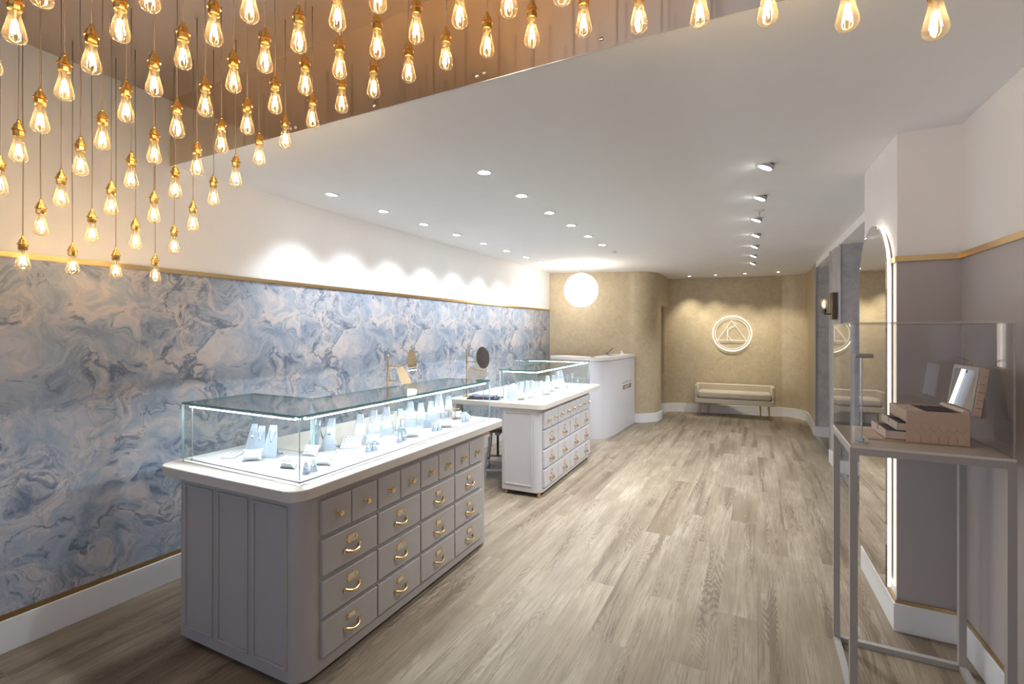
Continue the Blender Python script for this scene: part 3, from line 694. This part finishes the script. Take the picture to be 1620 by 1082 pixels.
def pillow(m):
    t = thing('bracelet_cushion', '', 'bracelet cushion', (0, 0, 0))
    bm = BM(); n = 12; W, Hh = .085, .06; top = {}
    def pt(i, j, s):
        a, b = i/n*2-1, j/n*2-1
        pin = 1-.10*(1-b*b) if True else 1; pin2 = 1-.14*(1-a*a)
        th = .017*((1-a**4)*(1-b**4))**.6
        return (a*W/2*(1-.10*(1-b*b)), s*th, Hh/2+b*Hh/2*(1-.16*(1-a*a)))
    for s in (-1, 1):
        g = [[bm.verts.new(pt(i, j, s)) for j in range(n+1)] for i in range(n+1)]
        for i in range(n):
            for j in range(n): bm.faces.new((g[i][j], g[i+1][j], g[i+1][j+1], g[i][j+1]))
    bmesh.ops.remove_doubles(bm, verts=bm.verts, dist=.0002)
    bmesh.ops.rotate(bm, verts=bm.verts, cent=(0, 0, 0), matrix=Matrix.Rotation(math.radians(-28), 3, 'X'))
    mz = min(v.co.z for v in bm.verts)
    for v in bm.verts: v.co.z -= mz
    c = obj('cushion', bm, m, t, smooth=True)
    bm = BM()
    for q in (-.012, .002, .014):
        pts = []
        for k in range(17):
            a = k/16*2-1; v = Vector((a*W/2*.9, -.0185*(1-a**4)**.6-.0005, Hh/2+q)); v.rotate(Matrix.Rotation(math.radians(-28), 3, 'X')); v.z -= mz; pts.append(v)
        tube(bm, pts, .0010, 5)
    obj('bracelets', bm, M['jgold'] if m is not M['cush'] else M['silver'], t); return t
def cone():
    t = thing('ring_cone', '', 'ring cone', (0, 0, 0))
    bm = BM(); lathe(bm, [(.0165, 0), (.0165, .003), (.012, .022), (.0075, .042), (.003, .052), (.001, .053)], 18); obj('cone', bm, M['acr'], t, smooth=True)
    bm = BM(); pts = [(.0105*math.cos(a*PI/8), .0105*math.sin(a*PI/8), .0275) for a in range(16)]; tube(bm, pts, .0013, 5, closed=True)
    bmesh.ops.create_icosphere(bm, subdivisions=1, radius=.0032, matrix=Matrix.Translation((0, -.0125, .0275))); obj('ring', bm, M['silver'], t); return t
def tray(w=.11, dpt=.13, h=.05):
    t = thing('ring_tray', '', 'jewellery tray', (0, 0, 0))
    bm = BM(); prism(bm, [(-dpt/2, 0), (dpt/2, 0), (dpt/2, h), (-dpt/2, .010)], -w/2, w/2, fn=lambda a, b, c: (c, a, b)); o = obj('wedge', bm, M['cush'], t, bev=.0015)
    bm = BM(); sl = math.atan2(h-.01, dpt)
    for r in range(4):
        for c in range(5):
            x = (c-2)*w/5.6; y = -dpt/2+dpt*(r+.7)/4.4; z = .010+(y+dpt/2)*math.tan(sl)
            box(bm, x-.0055, x+.0055, y-.0022, y+.0022, z, z+.003)
    obj('ring_slots', bm, M['silver'], t); return t
def card():
    t = thing('earring_card', '', 'earring card', (0, 0, 0))
    bm = BM(); prism(bm, [(-.035, 0), (.035, 0), (.035, .010), (-.035, .004)], -.026, .026, fn=lambda a, b, c: (c, a, b)); obj('card', bm, M['cush'], t)
    bm = BM()
    for x in (-.012, .012):
        for y in (-.018, 0, .018): bmesh.ops.create_icosphere(bm, subdivisions=1, radius=.0024, matrix=Matrix.Translation((x, y, .0085+y*.08)))
    obj('studs', bm, M['silver'], t); return t
def tbar(m):
    t = thing('earring_stand', '', 'earring stand', (0, 0, 0))
    bm = BM(); lathe(bm, [(.018, 0), (.018, .004), (.003, .007), (.0022, .085)], 12); obj('post', bm, m, t, smooth=True)
    bm = BM(); tube(bm, [(-.03, 0, .086), (.03, 0, .086)], .0028, 8); obj('crossbar', bm, m, t); return t
def riser():
    t = thing('display_block', '', 'display block', (0, 0, 0))
    bm = BM(); box(bm, -.028, .028, -.022, .022, 0, .048); obj('block', bm, M['acr'], t, bev=.002); return t
def hand():
    t = thing('ring_branch', '', 'ring holder', (0, 0, 0))
    bm = BM(); lathe(bm, [(.02, 0), (.02, .004), (.009, .008), (.008, .05), (.012, .06), (.009, .07)], 12)
    for s in (-1, 1): tube(bm, [(s*.004, 0, .062), (s*.014, 0, .085), (s*.016, 0, .108), (s*.010, 0, .125)], [.007, .006, .005, .003], 8)
    obj('branch', bm, M['acr'], t, smooth=True); return t
protos = {}
def put(kind, make, u, v, rz, label, group, sc=1.0, z=ZD):
    p = onz(u, v, z)
    if kind not in protos: r = make(); protos[kind] = r; r.location = p; r.rotation_euler = (0, 0, rz); r.scale = (sc,)*3 if isinstance(sc, (int, float)) else sc
    else: r = dup(protos[kind], p, rz, scale=sc if sc != 1.0 else (1, 1, 1))
    r['label'] = label; r['group'] = group; return r
R = math.radians
# long case: necklace stands facing the walkway / the near end
G1, G2 = 'necklace stands in the long case', 'necklace stands in the shorter case'
for i, (u, v, rz, sc, lab) in enumerate([
    (396, 714, 25, .88, 'white necklace stand farthest left in the long case, rear of three'),
    (408, 718, 25, .88, 'white necklace stand in the middle of the three at the near left'),
    (425, 725, 25, 1.0, 'tall white necklace stand with round pendant at the near left'),
    (493, 714, 0, 1.02, 'straight white necklace stand just behind the near corner post'),
    (518, 713, 20, 1.05, 'second necklace stand right of the near corner post of the long case'),
    (570, 700, 45, 1.0, 'necklace stand directly behind the slotted ring tray'),
    (592, 693, 45, 1.02, 'necklace stand behind the second cushion right of the ring tray'),
    (612, 687, 45, 1.04, 'necklace stand fourth of eight along the long case middle'),
    (634, 681, 45, .86, 'short necklace stand beside the leftmost gold earring bar'),
    (650, 676, 45, 1.05, 'tall necklace stand right of the leftmost gold earring bar'),
    (667, 672, 45, .92, 'medium necklace stand with dark gap at its left, centre of the long case'),
    (683, 668, 45, .92, 'medium necklace stand, third from the far end of the long case'),
    (696, 664, 45, 1.2, 'tallest necklace stand near the far end of the long case'),
    (711, 660, 45, .98, 'last necklace stand at the far end of the long case')]):
    put('neck', neck_stand, u, v, R(rz), lab, G1, sc)
for i, (u, v, rz, lab) in enumerate([
    (398, 730, 40, 'white bracelet cushion alone in front of the three left stands'),
    (455, 742, 10, 'white bracelet cushion with dark bracelets just left of the near corner post'),
    (489, 722, 10, 'wide white cushion behind the two foremost ring cones'),
    (511, 737, 15, 'white bracelet cushion right of the foremost ring cones'),
    (589, 704, 40, 'white bracelet cushion right of the slotted ring tray'),
    (652, 692, 40, 'white bracelet cushion in the middle of the long case'),
    (704, 677, 40, 'white bracelet cushion with bangles in front of the tallest stand'),
    (721, 663, 40, 'white bracelet cushion at the far end of the long case')]):
    put('pil', lambda: pillow(M['cush']), u, v, R(rz), lab, 'bracelet cushions in the long case', 1.15)
for i, (u, v, lab) in enumerate([
    (484, 750, 'left ring cone of the foremost pair in the long case'), (496, 746, 'right ring cone of the foremost pair in the long case'),
    (583, 715, 'left ring cone of the pair beside the ring tray'), (592, 713, 'right ring cone of the pair beside the ring tray'),
    (632, 700, 'left ring cone of the pair below the leftmost gold bar'), (638, 697, 'right ring cone of the pair below the leftmost gold bar'),
    (687, 682, 'left ring cone of the pair before the bangle cushion'), (695, 681, 'right ring cone of the pair before the bangle cushion'),
    (734, 668, 'left ring cone of the farthest pair in the long case'), (739, 667, 'right ring cone of the farthest pair in the long case')]):
    put('cone', cone, u, v, 0, lab, 'ring cones in the long case', 1.15)
put('tray', tray, 556, 706, R(35), 'white slotted ring tray on a slope in the long case', 'jewellery trays')
put('tray', tray, 735, 660, R(60), 'white sloping tray at the far end of the long case', 'jewellery trays', .7)
for u, v, rz, lab in ((566, 722, 40, 'white earring card flat in front of the ring tray'), (613, 703, 40, 'white earring card right of the middle cushion pair'), (367, 722, 30, 'white earring card lying flat at the far left of the long case'),
                      (722, 675, 45, 'white earring card before the far end cushion')):
    put('card', card, u, v, R(rz), lab, 'earring cards in the long case', 1.35)
for u, v, lab in ((634, 682, 'leftmost slender gold earring bar in the long case'), (697, 672, 'middle slender gold earring bar in the long case'), (709.5, 667, 'right slender gold earring bar in the long case'), (720, 664, 'farthest slender gold earring bar in the long case')):
    put('tbg', lambda: tbar(M['jgold']), u, v, R(30), lab, 'gold earring bars in the long case')
for u, v, lab in ((531, 717, 'white earring bar left of the slotted ring tray'), (662, 682, 'white earring bar before the centre necklace stands'), (676, 677, 'white earring bar left of the bangle cushion'), (733, 664, 'white earring bar at the far end of the long case')):
    put('tbw', lambda: tbar(M['acr']), u, v, R(20), lab, 'white earring bars in the long case', .6)
for u, v, lab in ((637, 688, 'small white block with pinned earrings, middle of the long case'), (677, 676, 'small white block before the medium necklace stands')):
    put('blk', riser, u, v, R(30), lab, 'white display blocks')
# shorter case
for i, (u, v, sc, lab) in enumerate([
    (806, 631, .7, 'necklace stand at the near left corner of the shorter case'), (813, 629, .85, 'tall necklace stand at the near left of the shorter case'),
    (823, 624, .8, 'necklace stand behind the left cream cushion'), (832, 621, .8, 'necklace stand between the two cream cushions'), (841, 619, .75, 'necklace stand behind the right cream cushion'),
    (857, 620, .75, 'necklace stand just right of the shorter case corner post'), (867, 616, .95, 'tall necklace stand behind the first white cushion of the shorter case'),
    (876, 612, .85, 'necklace stand left of the tallest pair in the shorter case'), (882, 609, 1.0, 'left stand of the tallest pair in the shorter case'), (888, 608, 1.05, 'right stand of the tallest pair in the shorter case')]):
    put('neck', neck_stand, u, v, R(30), lab, G2, sc)
for u, v, lab in ((825, 633, 'left cream bracelet cushion in the shorter case'), (840, 630, 'right cream bracelet cushion in the shorter case')):
    put('pilc', lambda: pillow(M['cream']), u, v, R(50), lab, 'cream bracelet cushions', 1.1)
for u, v, lab in ((865, 625, 'white cushion nearest the corner post in the shorter case'), (873, 620, 'middle white cushion with dark bracelet in the shorter case'), (879, 615, 'farthest white cushion in the shorter case')):
    put('pil', None, u, v, R(40), lab, 'white cushions in the shorter case', 1.15)
for u, v, lab in ((805, 614, 'forked white ring holder at the left of the shorter case'), (816, 609, 'forked white ring holder left of centre in the shorter case'), (859, 609, 'forked white ring holder behind the corner post of the shorter case'),
                  (896.5, 607, 'left forked ring holder near the far end of the shorter case'), (904, 605, 'right forked ring holder near the far end of the shorter case')):
    put('hand', hand, u, v, R(30), lab, 'forked ring holders')
for u, v, lab in ((910, 606, 'left ring cone at the far end of the shorter case'), (914, 606, 'right ring cone at the far end of the shorter case'), (897, 613, 'lone ring cone before the forked holders')):
    put('cone', None, u, v, 0, lab, 'ring cones in the shorter case')

# ---- swing mirrors on brass posts
def mirror_stand(loc, arms, label):
    t = thing('swing_mirror', label, 'mirror', loc)
    bm = BM(); lathe(bm, [(.045, 0), (.045, .005), (.009, .008), (.009, .478), (.007, .480), (.012, .486), (.0125, .494), (.008, .502), (.002, .504)], 18); obj('post', bm, M['brass2'], t, smooth=True)
    for pts, c, az, tilt, rad in arms:
        bm = BM(); tube(bm, pts, .005, 8); lathe(bm, [(.0125, pts[0][2]-.014), (.0125, pts[0][2]+.014)], 14); a = obj('arm', bm, M['brass2'], t)
        bm = BM(); lathe(bm, [(rad, -.003), (rad, .003)], 48)
        o = obj('mirror_disc', bm, M['mirror'], t, loc=c, rot=(0, PI/2-R(tilt), R(az)), bev=.0015)
        bm = BM(); lathe(bm, [(.004, -.02), (.004, -.003), (.02, -.0034), (.02, -.008), (.004, -.009)], 12)
    return t
mirror_stand((-2.80, 3.19, ZT), [([(0, 0, .41), (.10, .015, .403), (.20, .05, .44)], (.205, .06, .440), 18, 4, .112), ([(0, 0, .285), (.10, .0, .28), (.15, .02, .31)], (.155, .02, .315), 20, 26, .112)], 'brass post with two round mirrors on the nearest counter')
mirror_stand((-2.80, 4.44, ZT), [([(0, 0, .375), (.11, .0, .372), (.19, .02, .40)], (.20, .0, .42), -6, 6, .118), ([(0, 0, .185), (.09, .0, .185), (.12, .02, .23)], (.125, .01, .25), -62, 38, .118)], 'brass post with two round mirrors on the farther counter')
# cloth and tray on the farther counter
t = thing('serving_tray', 'flat dark tray lying on the farther counter beside the glass case', 'tray', onz(768, 630.5, ZT), R(12))
bm = BM(); box(bm, -.17, .17, -.10, .10, 0, .005); box(bm, -.17, .17, -.10, -.095, .005, .014); box(bm, -.17, .17, .095, .10, .005, .014); box(bm, -.17, -.165, -.095, .095, .005, .014); box(bm, .165, .17, -.095, .095, .005, .014)
obj('tray_base', bm, M['black'], t)
bm = BM(); n = 14
for lay in range(3):
    g = [[bm.verts.new((-.15+.27*i/n, -.085+.16*j/8, .008+lay*.009+.010*abs(math.sin(i*1.1+lay))*(.4+.6*abs(i/n-.5)*2)+.004*math.sin(j*1.7+i))) for j in range(9)] for i in range(n+1)]
    for i in range(n):
        for j in range(8): bm.faces.new((g[i][j], g[i+1][j], g[i+1][j+1], g[i][j+1]))
o = obj('folded_cloth', bm, M['lilac'], smooth=True); o.location = t.location+Vector((0, 0, .001)); o.rotation_euler = (0, 0, R(12))
md = o.modifiers.new('s', 'SOLIDIFY'); md.thickness = .003
tag(o, 'crumpled dark lilac cloth on the flat dark tray', 'cloth')
p = onz(604, 668, ZT)
# ---- stool between the counters
def stool(loc, rz, label):
    t = thing('metal_stool', label, 'stool', loc, rz)
    bm = BM(); lathe(bm, [(.02, .515), (.14, .515), (.15, .522), (.15, .532), (.14, .538), (.02, .535)], 28); obj('seat', bm, M['darkm'], t, smooth=True)
    bm = BM(); lathe(bm, [(.03, .46), (.035, .49), (.05, .512)], 16); obj('hub', bm, M['grey_met'], t, smooth=True)
    bm = BM(); lathe(bm, [(.012 if k % 2 else .0145, .23+.23*k/46) for k in range(47)], 12); obj('screw', bm, M['black'], t, smooth=True)
    for k in range(4):
        a = PI/4+k*PI/2; c, s = math.cos(a), math.sin(a); bm = BM()
        tube(bm, [(c*q, s*q, z) for q, z in ((.05, .50), (.10, .495), (.118, .44), (.125, .35), (.150, .25), (.165, .15), (.170, 0))], .011, 8); obj('leg', bm, M['grey_met'], t)
    for z, q in ((.20, .155), (.10, .166)):
        bm = BM(); m2 = q*math.cos(PI/4)
        for k in range(4):
            a, b = PI/4+k*PI/2, PI/4+(k+1)*PI/2; tube(bm, [(q*math.cos(a), q*math.sin(a), z), (q*math.cos(b), q*math.sin(b), z)], .009, 6, flat=1.6)
        obj('stretcher_ring', bm, M['grey_met'], t)
    return t
stool((-2.56, 4.70, 0), R(27-6), 'grey metal swivel stool tucked under the farther counter')

# ================================================================ RECEPTION DESK
front = [(-2.99, 7.30), (-2.60, 7.09), (-2.40, 6.995), (-2.28, 6.95), (-2.20, 6.955), (-2.13, 6.995), (-2.075, 7.06), (-2.03, 7.16), (-2.0, 7.27), (-1.975, 7.42), (-1.925, 8.56)]
t = thing('reception_desk', 'curved pale lilac reception desk in front of the gold wall', 'desk', (-2.3, 7.5, 0))
def rel(pts): return [(x+2.3, y-7.5) for x, y in pts]
bm = BM(); wallpath(bm, rel(front), 0, 1.165, .10)
for f in bm.faces: f.smooth = True
obj('front_panel', bm, M['desk'], t, wn=True)
bm = BM(); fo = [(x+.0, y) for x, y in front]
P = [Vector(p) for p in fo]; outp = []
for i, p in enumerate(P):
    a = P[max(i-1, 0)]; b = P[min(i+1, len(P)-1)]; dd = (b-a).normalized(); outp.append((p.x+dd.y*.015, p.y-dd.x*.015))
wallpath(bm, rel(outp), 1.165, 1.215, .34); o = obj('desktop', bm, M['desktop'], t, bev=.004)
# gilt lettering on the right face
def text_mesh(body, size, m, parent, loc, ang, sx=1.0, ext=.0015):
    cu = bpy.data.curves.new('lettering', 'FONT'); cu.body = body; cu.size = size; cu.align_x = 'CENTER'; cu.extrude = ext
    ob = bpy.data.objects.new('tmp', cu); C.objects.link(ob); dg = bpy.context.evaluated_depsgraph_get()
    me = bpy.data.meshes.new_from_object(ob.evaluated_get(dg)); bpy.data.objects.remove(ob)
    me.materials.clear(); me.materials.append(m); o = bpy.data.objects.new('lettering', me); C.objects.link(o)
    o.parent = parent; o.location = loc; o.rotation_euler = (PI/2, 0, ang); o.scale = (sx, 1, 1); return o
fa, fb = Vector((-1.975, 7.42)), Vector((-1.925, 8.56)); fd = (fb-fa).normalized(); ang = math.atan2(fd.y, fd.x); nn = Vector((fd.y, -fd.x))
def onface(y, z, o=.0025): q = fa+fd*(y-7.42); return (q.x+nn.x*o+2.3, q.y+nn.y*o-7.5, z)
text_mesh('ASTLEY CLARKE', .105, M['brass2'], t, onface(8.10, .655), ang, .68)
bm = BM()
for y0, y1 in ((7.80, 8.02), (8.18, 8.40)):
    a, b = onface(y0, .765, .001), onface(y1, .765, .001)
    tube(bm, [a, b], .004, 6)
c = onface(8.10, .77, .001); bmesh.ops.create_icosphere(bm, subdivisions=2, radius=.018, matrix=Matrix.Translation(c)@Matrix.Diagonal((.12, 1, 1.3, 1)))
obj('gilt_line', bm, M['brass2'], t)
t = thing('tablet', 'small tablet propped on its stand on the reception desk', 'tablet', (-2.14, 7.72, 1.215), R(15))
bm = BM(); box(bm, -.004, .004, -.11, .11, 0, .15); o = obj('screen', bm, M['black'], t, rot=(0, R(48), 0), loc=(-.06, 0, .02), bev=.002)
bm = BM(); box(bm, -.04, .04, -.05, .05, 0, .008); tube(bm, [(0, 0, .005), (-.02, 0, .07)], .008, 8); obj('stand', bm, M['trim_w'], t)
t = thing('card_holder', 'small clear wedge card holder at the far end of the reception desk', 'card holder', (-2.03, 8.12, 1.215), R(10))
bm = BM(); prism(bm, [(-.03, 0), (.04, 0), (-.02, .07)], -.05, .05, fn=lambda a, b, c: (a, c, b)); obj('wedge', bm, M['trim_w'], t, bev=.002)

# ================================================================ SIGN, BENCH
bx, by = -.435, 10.19+.1514*(1.45-.435+.0)+.02
u2 = Vector((1, .1514, 0)).normalized(); cxy = Vector((-.437, 10.21+.1514*(1.45-.437)-.03, 1.567))
t = thing('neon_monogram', 'glowing round monogram sign of double ring, triangle and letter on the gold wall', 'sign', cxy, math.atan2(.1514, 1))
def ring(r, th): bm = BM(); tube(bm, [(r*math.cos(2*PI*k/64), 0, r*math.sin(2*PI*k/64)*.985) for k in range(64)], th, 6, closed=True); return bm
obj('outer_ring', ring(.345, .0085), M['neon'], t); obj('inner_ring', ring(.303, .005), M['neon2'], t)
def px(a, b): return ((a-582)/1202*100*.0113*.985, 0, (575-b)/1082*90*.0113)
bm = BM(); tube(bm, [px(572, 298), px(300, 712)], .0045, 6); tube(bm, [px(572, 298), px(855, 712)], .0045, 6); tube(bm, [px(300, 710), px(855, 714)], .005, 6); obj('triangle', bm, M['neon2'], t)
bm = BM(); tube(bm, [px(491, 425), px(491, 710)], .0045, 6)
tube(bm, [px(652, 412), px(610, 420), px(565, 438), px(525, 468), px(503, 505), px(497, 560), px(503, 615), px(525, 655), px(560, 690), px(600, 712)], .0045, 6); obj('letter_form', bm, M['neon2'], t)
bm = BM()
for a, b in ((-.2, .2), (.2, .2), (0, -.25)): lathe(bm, [(.004, 0), (.004, .04)], 6, (a, -.0, b), 'y')
obj('standoffs', bm, M['holder'], t)

t = thing('upholstered_bench', 'low oatmeal upholstered bench with brass legs against the gold wall', 'bench', (-.395, 10.02, 0), R(1.5))
bw, bd = 1.36, .44
bm = BM(); prism(bm, rrect(-bw/2, bw/2, -bd/2, bd/2, .05), .255, .345); obj('seat_base', bm, M['bench'], t, bev=.012, seg=3)
out = []
U = [(-bw/2, -bd/2+.02), (-bw/2, bd/2-.07)] + arc(-bw/2+.07, bd/2-.07, .07, 180, 90, 6)[1:] + arc(bw/2-.07, bd/2-.07, .07, 90, 0, 6) + [(bw/2, -bd/2+.02)]
bm = BM(); wallpath(bm, U, .30, .60, -.055); 
o = obj('wrap_back', bm, M['bench'], t, bev=.022, seg=4, smooth=True)
bm = BM(); prism(bm, rrect(-bw/2+.06, bw/2-.06, -bd/2-.005, bd/2-.06, .05), .352, .485); o = obj('seat_cushion', bm, M['bench'], t, bev=.045, seg=5, smooth=True)
for x in (-1, 1):
    for y, xx in ((-.16, .585), (.165, .455)):
        bm = BM(); tube(bm, [(x*xx*.98, y, .256), (x*xx*1.01, y, 0)], [.018, .009], 12); obj('leg', bm, M['leg'], t)

# ================================================================ WALL LIGHT
def xpier(y): return .835-(y-6.54)*.0536
t = thing('wall_sconce', 'bronze wall light with bare glowing bulb on the grey pier', 'wall lamp', (xpier(6.74), 6.74, 1.90), R(3))
bm = BM(); box(bm, -.055, -.001, -.075, .075, -.155, .155); obj('back_plate', bm, M['darkm'], t, bev=.003)
bm = BM(); tube(bm, [(-.05, 0, -.09), (-.12, 0, -.09), (-.125, 0, -.07)], .008, 8); obj('arm', bm, M['darkm'], t)
bm = BM(); lathe(bm, [(.012, -.08), (.026, -.075), (.026, -.03), (.022, -.028)], 18, (-.125, 0, 0)); obj('lamp_holder', bm, M['darkm'], t, smooth=True)
bm = BM(); lathe(bm, [(.014, -.03), (.020, -.01), (.033, .025), (.036, .05), (.028, .075), (.010, .088), (.001, .09)], 18, (-.125, 0, 0)); e = obj('glass_envelope', bm, M['bulb'], t, smooth=True)
bm = BM(); pts = [(-.125+.012*math.cos(k*1.3), .012*math.sin(k*1.3), .0+.055*k/14) for k in range(15)]; tube(bm, pts, .0016, 5); obj('filament', bm, M['sfil'], e)

# ================================================================ ARCHED MIRROR
my0, my1 = 3.285, 3.915; mc = (my0+my1)/2; mr = (my1-my0)/2
t = thing('arched_mirror', 'tall arched mirror with glowing edge on the white pillar', 'mirror', (.658-.008, mc, .205), R(1.87))
ztop = 2.235-.205
def arch(r, z0): return [(-r, z0), (r, z0)] + arc(0, ztop-mr, r+(.0), 0, 180, 24, rx=r)
yz = lambda a, b, c: (c, a, b)
bm = BM(); prism(bm, arch(mr, .0), -.034, -.026, 0, 0, yz); obj('mirror_glass', bm, M['mirror'], t)
bm = BM(); prism(bm, arch(mr-.002, .004), -.0255, -.011, 0, 0, yz); obj('led_band', bm, M['ledw'], t)
bm = BM(); prism(bm, arch(mr-.03, .03), -.0105, .0, 0, 0, yz); obj('backing_frame', bm, M['blush2'], t)

# ================================================================ PLINTH WITH JEWELLERY BOX
sx0, sx1, sy0, sy1 = .352, .876, 2.490, 3.012; zt = 1.118; q = .028
t = thing('display_stand', 'tall open taupe metal frame stand by the right wall', 'display stand', (sx0, sy0, 0))
W, Dp = sx1-sx0, sy1-sy0
for x in (0, W-q):
    for y in (0, Dp-q): bm = BM(); box(bm, x, x+q, y, y+q, 0, zt-.012); obj('leg', bm, M['frame'], t, bev=.001)
for z in (0, zt-.012-q):
    bm = BM(); box(bm, q, W-q, 0, q, z, z+q); box(bm, q, W-q, Dp-q, Dp, z, z+q); box(bm, 0, q, q, Dp-q, z, z+q); box(bm, W-q, W, q, Dp-q, z, z+q); obj('frame_rails', bm, M['frame'], t, bev=.001)
bm = BM(); box(bm, .001, W-.001, .001, Dp-.001, zt-.012, zt); obj('top_board', bm, M['top'], t, bev=.001)
t = thing('acrylic_cover', 'clear acrylic box cover over the jewellery box', 'display case', (sx0, sy0, zt))
e = .003; ah = .516; th = .006
panes = [((e, W-e, e, e+th, 0, ah), 1), ((e, W-e, Dp-e-th, Dp-e, 0, ah), 1), ((e, e+th, e+th, Dp-e-th, 0, ah), 0), ((W-e-th, W-e, e+th, Dp-e-th, 0, ah), 0), ((e, W-e, e, Dp-e, ah, ah+th), 2)]
for bb, ax in panes:
    bm = BM(); fs = box(bm, *bb)
    for f in bm.faces:
        f.normal_update(); f.material_index = 0 if abs(f.normal[ax]) > .9 else 1
    obj('top_pane' if ax == 2 else 'side_pane', bm, [M['acry'], M['aedge']], t)
# picture light inside
t = thing('display_spotlight', 'slim silver T-shaped spotlight standing inside the acrylic cover', 'spotlight', onz(1363, 700, zt))
bm = BM(); lathe(bm, [(.026, 0), (.026, .005), (.010, .007), (.010, .022), (.0036, .024), (.0036, .372)], 18); obj('pole', bm, M['steel'], t, smooth=True)
bm = BM(); lathe(bm, [(.009, -.022), (.0095, -.020), (.0095, .04), (.008, .042)], 16, (0, 0, .378), 'x'); obj('spot_head', bm, M['frame'], t, smooth=True)
bm = BM(); lathe(bm, [(.007, -.0235), (.007, -.0222)], 14, (0, 0, .378), 'x'); obj('lens', bm, M['trim_w'], t)
# the box
jb = (.578, 2.652); w_, d_, h_ = .213, .268, .139
t = thing('jewellery_box', 'blush leather jewellery box with open mirrored lid and pulled out drawers', 'jewellery box', (jb[0], jb[1], zt+.001), R(1.5))
bm = BM(); c = .006
box(bm, 0, w_, 0, c, .0, h_); box(bm, 0, w_, d_-c, d_, 0, h_); box(bm, w_-c, w_, c, d_-c, 0, h_); box(bm, 0, w_-c, c, d_-c, 0, .006); box(bm, 0, .006, c, d_-c, .092, h_); box(bm, 0.006, w_-c, c, d_-c, .084, .090)
obj('body', bm, M['blush'], t, bev=.0015)
bm = BM()                                   # quilted scallops on the near side
def hexa(cx, cz, s): return [(cx-s, cz-.020), (cx+s, cz-.020), (cx+s, cz+.010), (cx, cz+.024), (cx-s, cz+.010)]
for r in range(2):
    for k in range(6):
        cx = .036+k*.030+(.0 if r % 2 else .0); 
        if r == 0: prism(bm, hexa(cx, .024, .0135), -.0045, .001, fn=lambda a, b, c: (a, c, b))
        else: prism(bm, [(cx-.015+.015, .052), (cx+.015, .068), (cx+.015, .080), (cx, .094), (cx-.015, .080), (cx-.015, .068)], -.0035, .001, fn=lambda a, b, c: (a, c, b))
obj('quilting', bm, M['blush'], t, bev=.003, seg=3)
bm = BM(); box(bm, .007, w_-c-.001, c+.001, d_-c-.001, .091, h_-.012)
obj('tray_lining', bm, M['lining'], t)
bm = BM()
for k in range(7): box(bm, .085+k*.0, .190, c+.012+k*.035, c+.016+k*.035, h_-.012, h_-.004)
for k in range(4): box(bm, .085+k*.032, .088+k*.032, c+.002, d_-c-.002, h_-.012, h_-.005)
obj('tray_dividers', bm, M['lining'], t)
bm = BM(); box(bm, .010, .075, c+.012, d_-c-.02, h_-.011, h_-.003); lathe(bm, [(.002, h_-.003), (.012, h_-.002), (.012, h_+.001)], 12, (.045, .14, 0)); obj('ring_roll_pad', bm, M['blush2'], t, bev=.002)
for nm, x0, z0, z1 in (('upper_drawer', -.032, .050, .080), ('lower_drawer', -.072, .010, .044)):
    bm = BM(); y0, y1 = .010, d_-.010
    box(bm, x0, x0+.005, y0-.004, y1+.004, z0, z1+.004); box(bm, x0+.005, .15, y0, y0+.004, z0, z1); box(bm, x0+.005, .15, y1-.004, y1, z0, z1); box(bm, x0+.005, .15, y0+.004, y1-.004, z0, z0+.004)
    o = obj('drawer', bm, M['blush2'], t, bev=.001)
    bm = BM(); box(bm, x0+.006, .149, y0+.005, y1-.005, z0+.004, z1-.008); obj('lining', bm, M['lining'], o)
    bm = BM(); box(bm, x0-.002, x0, d_/2-.004, d_/2+.004, z1-.014, z1+.004); obj('pull_tab', bm, M['tass'], o)
bm = BM(); box(bm, -.135, -.001, .004, d_-.004, .0, .006); box(bm, -.128, -.01, .012, d_-.012, .006, .0075); obj('front_flap', bm, M['blush'], t, bev=.001)
lid = bpy.data.objects.new('lid', None)
bm = BM(); lw = .205; box(bm, 0, .030, 0, d_, 0, lw)
lid = obj('lid', bm, M['blush'], t, bev=.004, loc=(w_+.004, 0, h_-.010), rot=(0, R(8), 0))
bm = BM(); box(bm, -.003, .0, .0, d_, 0, lw); obj('lid_frame', bm, M['cush'], lid, bev=.001)
bm = BM(); box(bm, -.0045, -.0032, .022, d_-.022, .016, lw-.016); obj('lid_mirror', bm, M['mirror'], lid)
bm = BM()
for k in range(6): box(bm, .002, .029, -.005, .001, .004+k*.0335, .004+k*.0335+.032)
obj('lid_quilting', bm, M['blush'], lid, bev=.0045, seg=3)
bm = BM(); tube(bm, [(w_-.012, .004, h_+.003), (w_-.012, d_-.004, h_+.003)], .012, 14); obj('padded_roll', bm, M['blush2'], t)
bm = BM(); tube(bm, [(.012, .12, lw), (.004, .12, lw+.018), (-.018, .12, lw+.028), (-.05, .12, lw+.034)], [.006, .006, .004, .003], 8, flat=.5); obj('lid_strap', bm, M['jgold'], lid)
bm = BM(); tube(bm, [(.035, .03, .11), (.038, .03, .075)], .0015, 6); lathe(bm, [(.004, .078), (.007, .070), (.007, .060), (.009, .055), (.016, .0), (.014, -.002)], 14, (.042, .03, 0), rf=lambda a, h: 1+.12*math.cos(7*a) if h < .056 else 1); obj('tassel', bm, M['tass'], lid)
for o in list(C.objects):
    if o.name.startswith('lid') and o.type == 'EMPTY': bpy.data.objects.remove(o)
